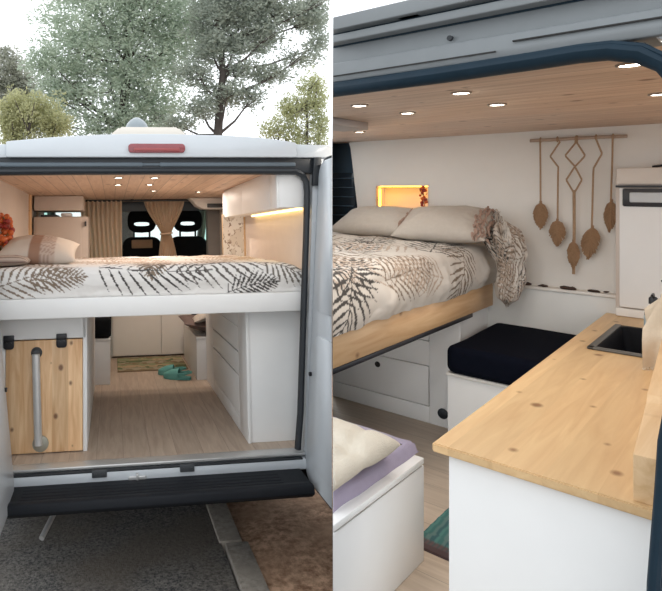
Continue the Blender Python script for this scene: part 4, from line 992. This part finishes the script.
mb.build('cloth', 'fabric', bs_, ang=80)
# bunched end of the bedspread hanging off the corner
mb = MB(True)
def bun(u, v):
    a = 2*PI*u; t = v
    T_ = (0, .08, .2, .38, .5, .75, .92, 1); ry = float(np.interp(t, T_, (.006, .06, .088, .078, .056, .056, .040, .006))); rx = ry*1.05
    cx = 3.27-.04*t; cy = float(np.interp(t, (0, .3, .6, 1), (1.02, .985, .965, .98))); cz = 1.025-.415*t
    n_ = fbm((math.cos(a)*1.6, math.sin(a)*1.6, t*2.2), 4); pl = .14*math.sin(a*9+t*5)+.10*math.sin(a*5-t*7)
    k = 1+.30*n_+pl*(.3+.7*t)
    return V((min(3.372, cx+rx*k*math.cos(a)), cy+ry*k*math.sin(a), cz+.020*n_+.012*math.sin(a*7)*(1-t)))
def bunc(u, v):
    return pq(.30+1.1*u, .15+.6*v)
mb.surf(150, 110, bun, bunc); mb.build('hanging_corner', 'fabric', bs_, weld=.0004, ang=80)
mb = MB(True)
def roll(u, v):
    a = 2*PI*v; s = u; c = V((3.34-.17*s, 1.13-.185*s, .995-.06*s+.04*math.sin(PI*s))); r_ = .062*(math.sin(PI*min(1, .08+.86*s))**.5)+.003
    n_ = fbm((s*6, math.cos(a)*1.4, math.sin(a)*1.4+3), 4); k = 1+.40*n_+.18*math.sin(a*4+s*14)
    return c+V((math.cos(a)*r_*k*.8, math.cos(a)*r_*k*.45, math.sin(a)*r_*k))
mb.surf(90, 60, roll, bunc); mb.build('folded_edge', 'fabric', bs_, weld=.0004, ang=80)
# pillows
def tassels(m_, p0, p1, n, L_, r_):
    for k in range(n):
        p = V(p0).lerp(V(p1), (k+.5)/n)+V((r_.uniform(-.012, .012), r_.uniform(-.012, .012), r_.uniform(-.008, .012)))
        q = p+V((r_.uniform(-.03, .01), r_.uniform(-.02, .02), -L_*r_.uniform(.6, 1.1)))
        m_.tube([p, p.lerp(q, .5)+V((-.01, 0, .004)), q], [.006, .005, .003], 5)
def bpillow(label, c, sx, sy, h, tilt, yaw, sd):
    t = thing('bed_pillow', label, 'pillow', c, 'linen pillows against the wall')
    R_ = Matrix.Rotation(math.radians(yaw), 3, 'Z') @ Matrix.Rotation(math.radians(tilt), 3, 'Y')
    mb = MB(); pillow(mb, c, sx, sy, h, R_, 40, sd=sd); mb.build('cover', 'linen', t, weld=.0005, ang=80)
    mb = MB(); r_ = random.Random(sd); C_ = V(c)
    for row in (0, 1, 2):
        yy = -sy*(.98-.10*row)
        pts = [C_+R_ @ V((sx*a, yy*(1-.06*(1-a*a)), h*(1.0 if row else .15)*max(0, (1-a**4)*(1-(yy/sy)**4))**.55*(.62+.38*(1-a*a)*(1-(yy/sy)**2))+.004)) for a in [-.9+1.8*k/14 for k in range(15)]]
        for k in range(14): tassels(mb, pts[k], pts[k+1], 2, .035, r_)
    mb.build('tassels', 'tassel', t)
    return t
bpillow('linen pillow against the wall just below the lit niche', (3.22, 1.665, 1.005), .155, .255, .072, -22, 0, 21)
bpillow('linen pillow nearest the bunched corner of the bedspread', (3.17, 1.265, 1.010), .165, .235, .078, -24, 4, 22)
# ---- near bench with blanket and cushion
nb = thing('bench_box', 'white bench box with a lifting lid right inside the side door', 'bench', (1.6, 1.08, 0))
mb = MB(); mb.box(1.32, .816, 0, 1.882, 1.40, .308, .003); mb.build('body', 'white', nb)
mb = MB(); mb.box(1.33, .822, .308, 1.876, 1.39, .318); mb.build('lid_gap', plain('shadow_gap', (.42, .37, .33), .8, .05), nb)
mb = MB(); mb.box(1.31, .812, .317, 1.872, 1.40, .336, .002); mb.build('lid', 'white', nb)
def blk(u, v):
    x = 1.31+.592*u; y = .842+.56*v; ex = min(1, min(1-u, 1)*16); ey = min(1, v*16)
    e = 1-(1-min(ex, ey))**2
    return V((x+.006*noise.noise(V((0, y*8, 1))), y+.006*noise.noise(V((x*8, 0, 2))), .337+.040*max(0, e)**.5+.007*fbm((x*6, y*6, 3))*e))
mb = MB(); mb.surf(60, 60, blk); mb.surf(2, 60, lambda u, v: blk(1, v)*(1-u)+V((blk(1, v).x, blk(1, v).y, .3365))*u); mb.surf(60, 2, lambda u, v: blk(u, 0)*(1-v)+V((blk(u, 0).x, blk(u, 0).y, .3365))*v)
solo(mb, 'lilac_blanket', 'lilac', 'folded lilac blanket on the bench box inside the side door', 'blanket', (1.6, 1.1, .336), ang=70)
def tuft(sgn):
    def f(u, v):
        x = 1.13+.590*u; y = .812+.56*v
        a, b_ = 2*u-1, 2*v-1
        t = ((1-a**6)*(1-b_**6))**.5
        t *= 1-.36*math.exp(-((v-.15-.05*math.sin(u*8))/.035)**2)-.34*math.exp(-((v-.55)/.05)**2)-.26*math.exp(-((u-.66)/.045)**2)+.05*math.sin(u*9+v*4)
        pin = 1-.035*(1-abs(a)**3)*abs(b_)
        xx = 1.425+(x-1.425); yy = 1.092+(y-1.092)*pin
        w = .006*fbm((x*7, y*7, 5+sgn))
        return V((xx, yy, .425+(sgn*.046*t if sgn > 0 else -.044*t)+w*t))
    return f
mb = MB(); mb.surf(64, 64, tuft(1)); mb.surf(64, 64, tuft(-1)); solo(mb, 'tufted_cushion', 'cream', 'cream tufted seat cushion on the lilac blanket', 'cushion', (1.45, 1.08, .38), weld=.0006, ang=80)
mb = MB(True)
def tealc(u, v):
    if v < .08 or u < .05: return (.09, .06, .06)
    return ((.06, .16, .15), (.09, .22, .20), (.05, .12, .13), (.12, .20, .19))[int(v*26+noise.noise(V((u*7, v*9, 1))))%4] if u > .10 else ((.13, .09, .09) if int(v*40) % 2 else (.07, .09, .09))
mb.surf(60, 60, lambda u, v: V((1.935+.62*u, .58+.30*v, .009+.002*math.sin(u*60))), tealc)
mb.surf(2, 40, lambda u, v: V((1.935, .58+.30*v, .009*u)), lambda u, v: (.09, .06, .06)); mb.surf(40, 2, lambda u, v: V((1.935+.62*u, .88, .009*v)), lambda u, v: (.06, .12, .12))
solo(mb, 'floor_runner', 'matc', 'teal woven runner on the floor between the bench box and the kitchen unit', 'mat', (2.2, .73, 0), weld=.0003)

# ---- thin partition between the two sets
W0 = Matrix.Translation((0, 0, CAMZ))
b = bmesh.new(); bmesh.ops.create_cube(b, size=1)
L0, L1 = 3.9, 4.45
dirv = V((.24704, 1, 0)).normalized(); me = bpy.data.meshes.new('wall_partition')
bmesh.ops.scale(b, vec=(.002, L1-L0, 1.52), verts=b.verts); bmesh.ops.translate(b, vec=(.0016, (L0+L1)/2, -.445), verts=b.verts)
b.to_mesh(me); b.free(); me.materials.append(M['partition'])
po = bpy.data.objects.new('wall_partition', me); COL.objects.link(po); po['kind'] = 'structure'; FRM[po.name] = 'P'
po.matrix_world = W0 @ Matrix(((CUTN.x, dirv.x, 0, 0), (CUTN.y, dirv.y, 0, 0), (0, 0, 1, 0), (0, 0, 0, 1)))

# ---- trim both sets at the partition
bpy.context.view_layer.update()
for o in list(S.objects):
    f = FRM.get(o.name)
    if o.type != 'MESH' or f not in ('A', 'B') or o.name.startswith(('road', 'ground')): continue
    sg, off = (1, .0027) if f == 'B' else (-1, .0004)
    mw = o.matrix_world; cam = V((0, 0, CAMZ))
    ds = [sg*CUTN.dot((mw @ V(c))-cam)-off for c in o.bound_box]
    if min(ds) > 0: continue
    if max(ds) <= 0: bpy.data.objects.remove(o); continue
    o.data = o.data.copy()
    inv = mw.inverted(); co = inv @ (cam+CUTN*sg*off); no = (mw.to_3x3().transposed() @ (CUTN*sg)).normalized()
    b = bmesh.new(); b.from_mesh(o.data)
    r = bmesh.ops.bisect_plane(b, geom=b.verts[:]+b.edges[:]+b.faces[:], plane_co=co, plane_no=no, clear_inner=True)
    ed = [e for e in r['geom_cut'] if isinstance(e, bmesh.types.BMEdge) and e.is_valid]
    try: bmesh.ops.holes_fill(b, edges=ed, sides=0)
    except Exception: pass
    if not b.faces: b.free(); bpy.data.objects.remove(o); continue
    b.to_mesh(o.data); b.free()
# drop emptied things
for o in list(S.objects):
    if o.type == 'EMPTY' and not o.children_recursive: bpy.data.objects.remove(o)

# =================================================================== SKY, CAMERA
w = bpy.data.worlds.new('overcast'); S.world = w; w.use_nodes = True
bg = w.node_tree.nodes['Background']; bg.inputs[0].default_value = (.93, .965, 1.0, 1); bg.inputs[1].default_value = 1.75
cam = bpy.data.cameras.new('camera'); co_ = bpy.data.objects.new('camera', cam); COL.objects.link(co_)
cam.sensor_width = 36; cam.sensor_fit = 'HORIZONTAL'; cam.lens = 591/662*36
cam.shift_x = (331-186)/662; cam.shift_y = -(295.5-188)/662
cam.clip_start = .02; cam.clip_end = 200
co_.location = (0, 0, CAMZ); co_.rotation_euler = (PI/2, 0, 0)
S.camera = co_
S.view_settings.view_transform = 'Standard'; S.view_settings.look = 'None'; S.view_settings.exposure = 0; S.view_settings.gamma = 1
S.view_settings.use_curve_mapping = False
S.cycles.max_bounces = 10; S.cycles.diffuse_bounces = 6; S.cycles.use_denoising = True; S.cycles.sample_clamp_indirect = 6
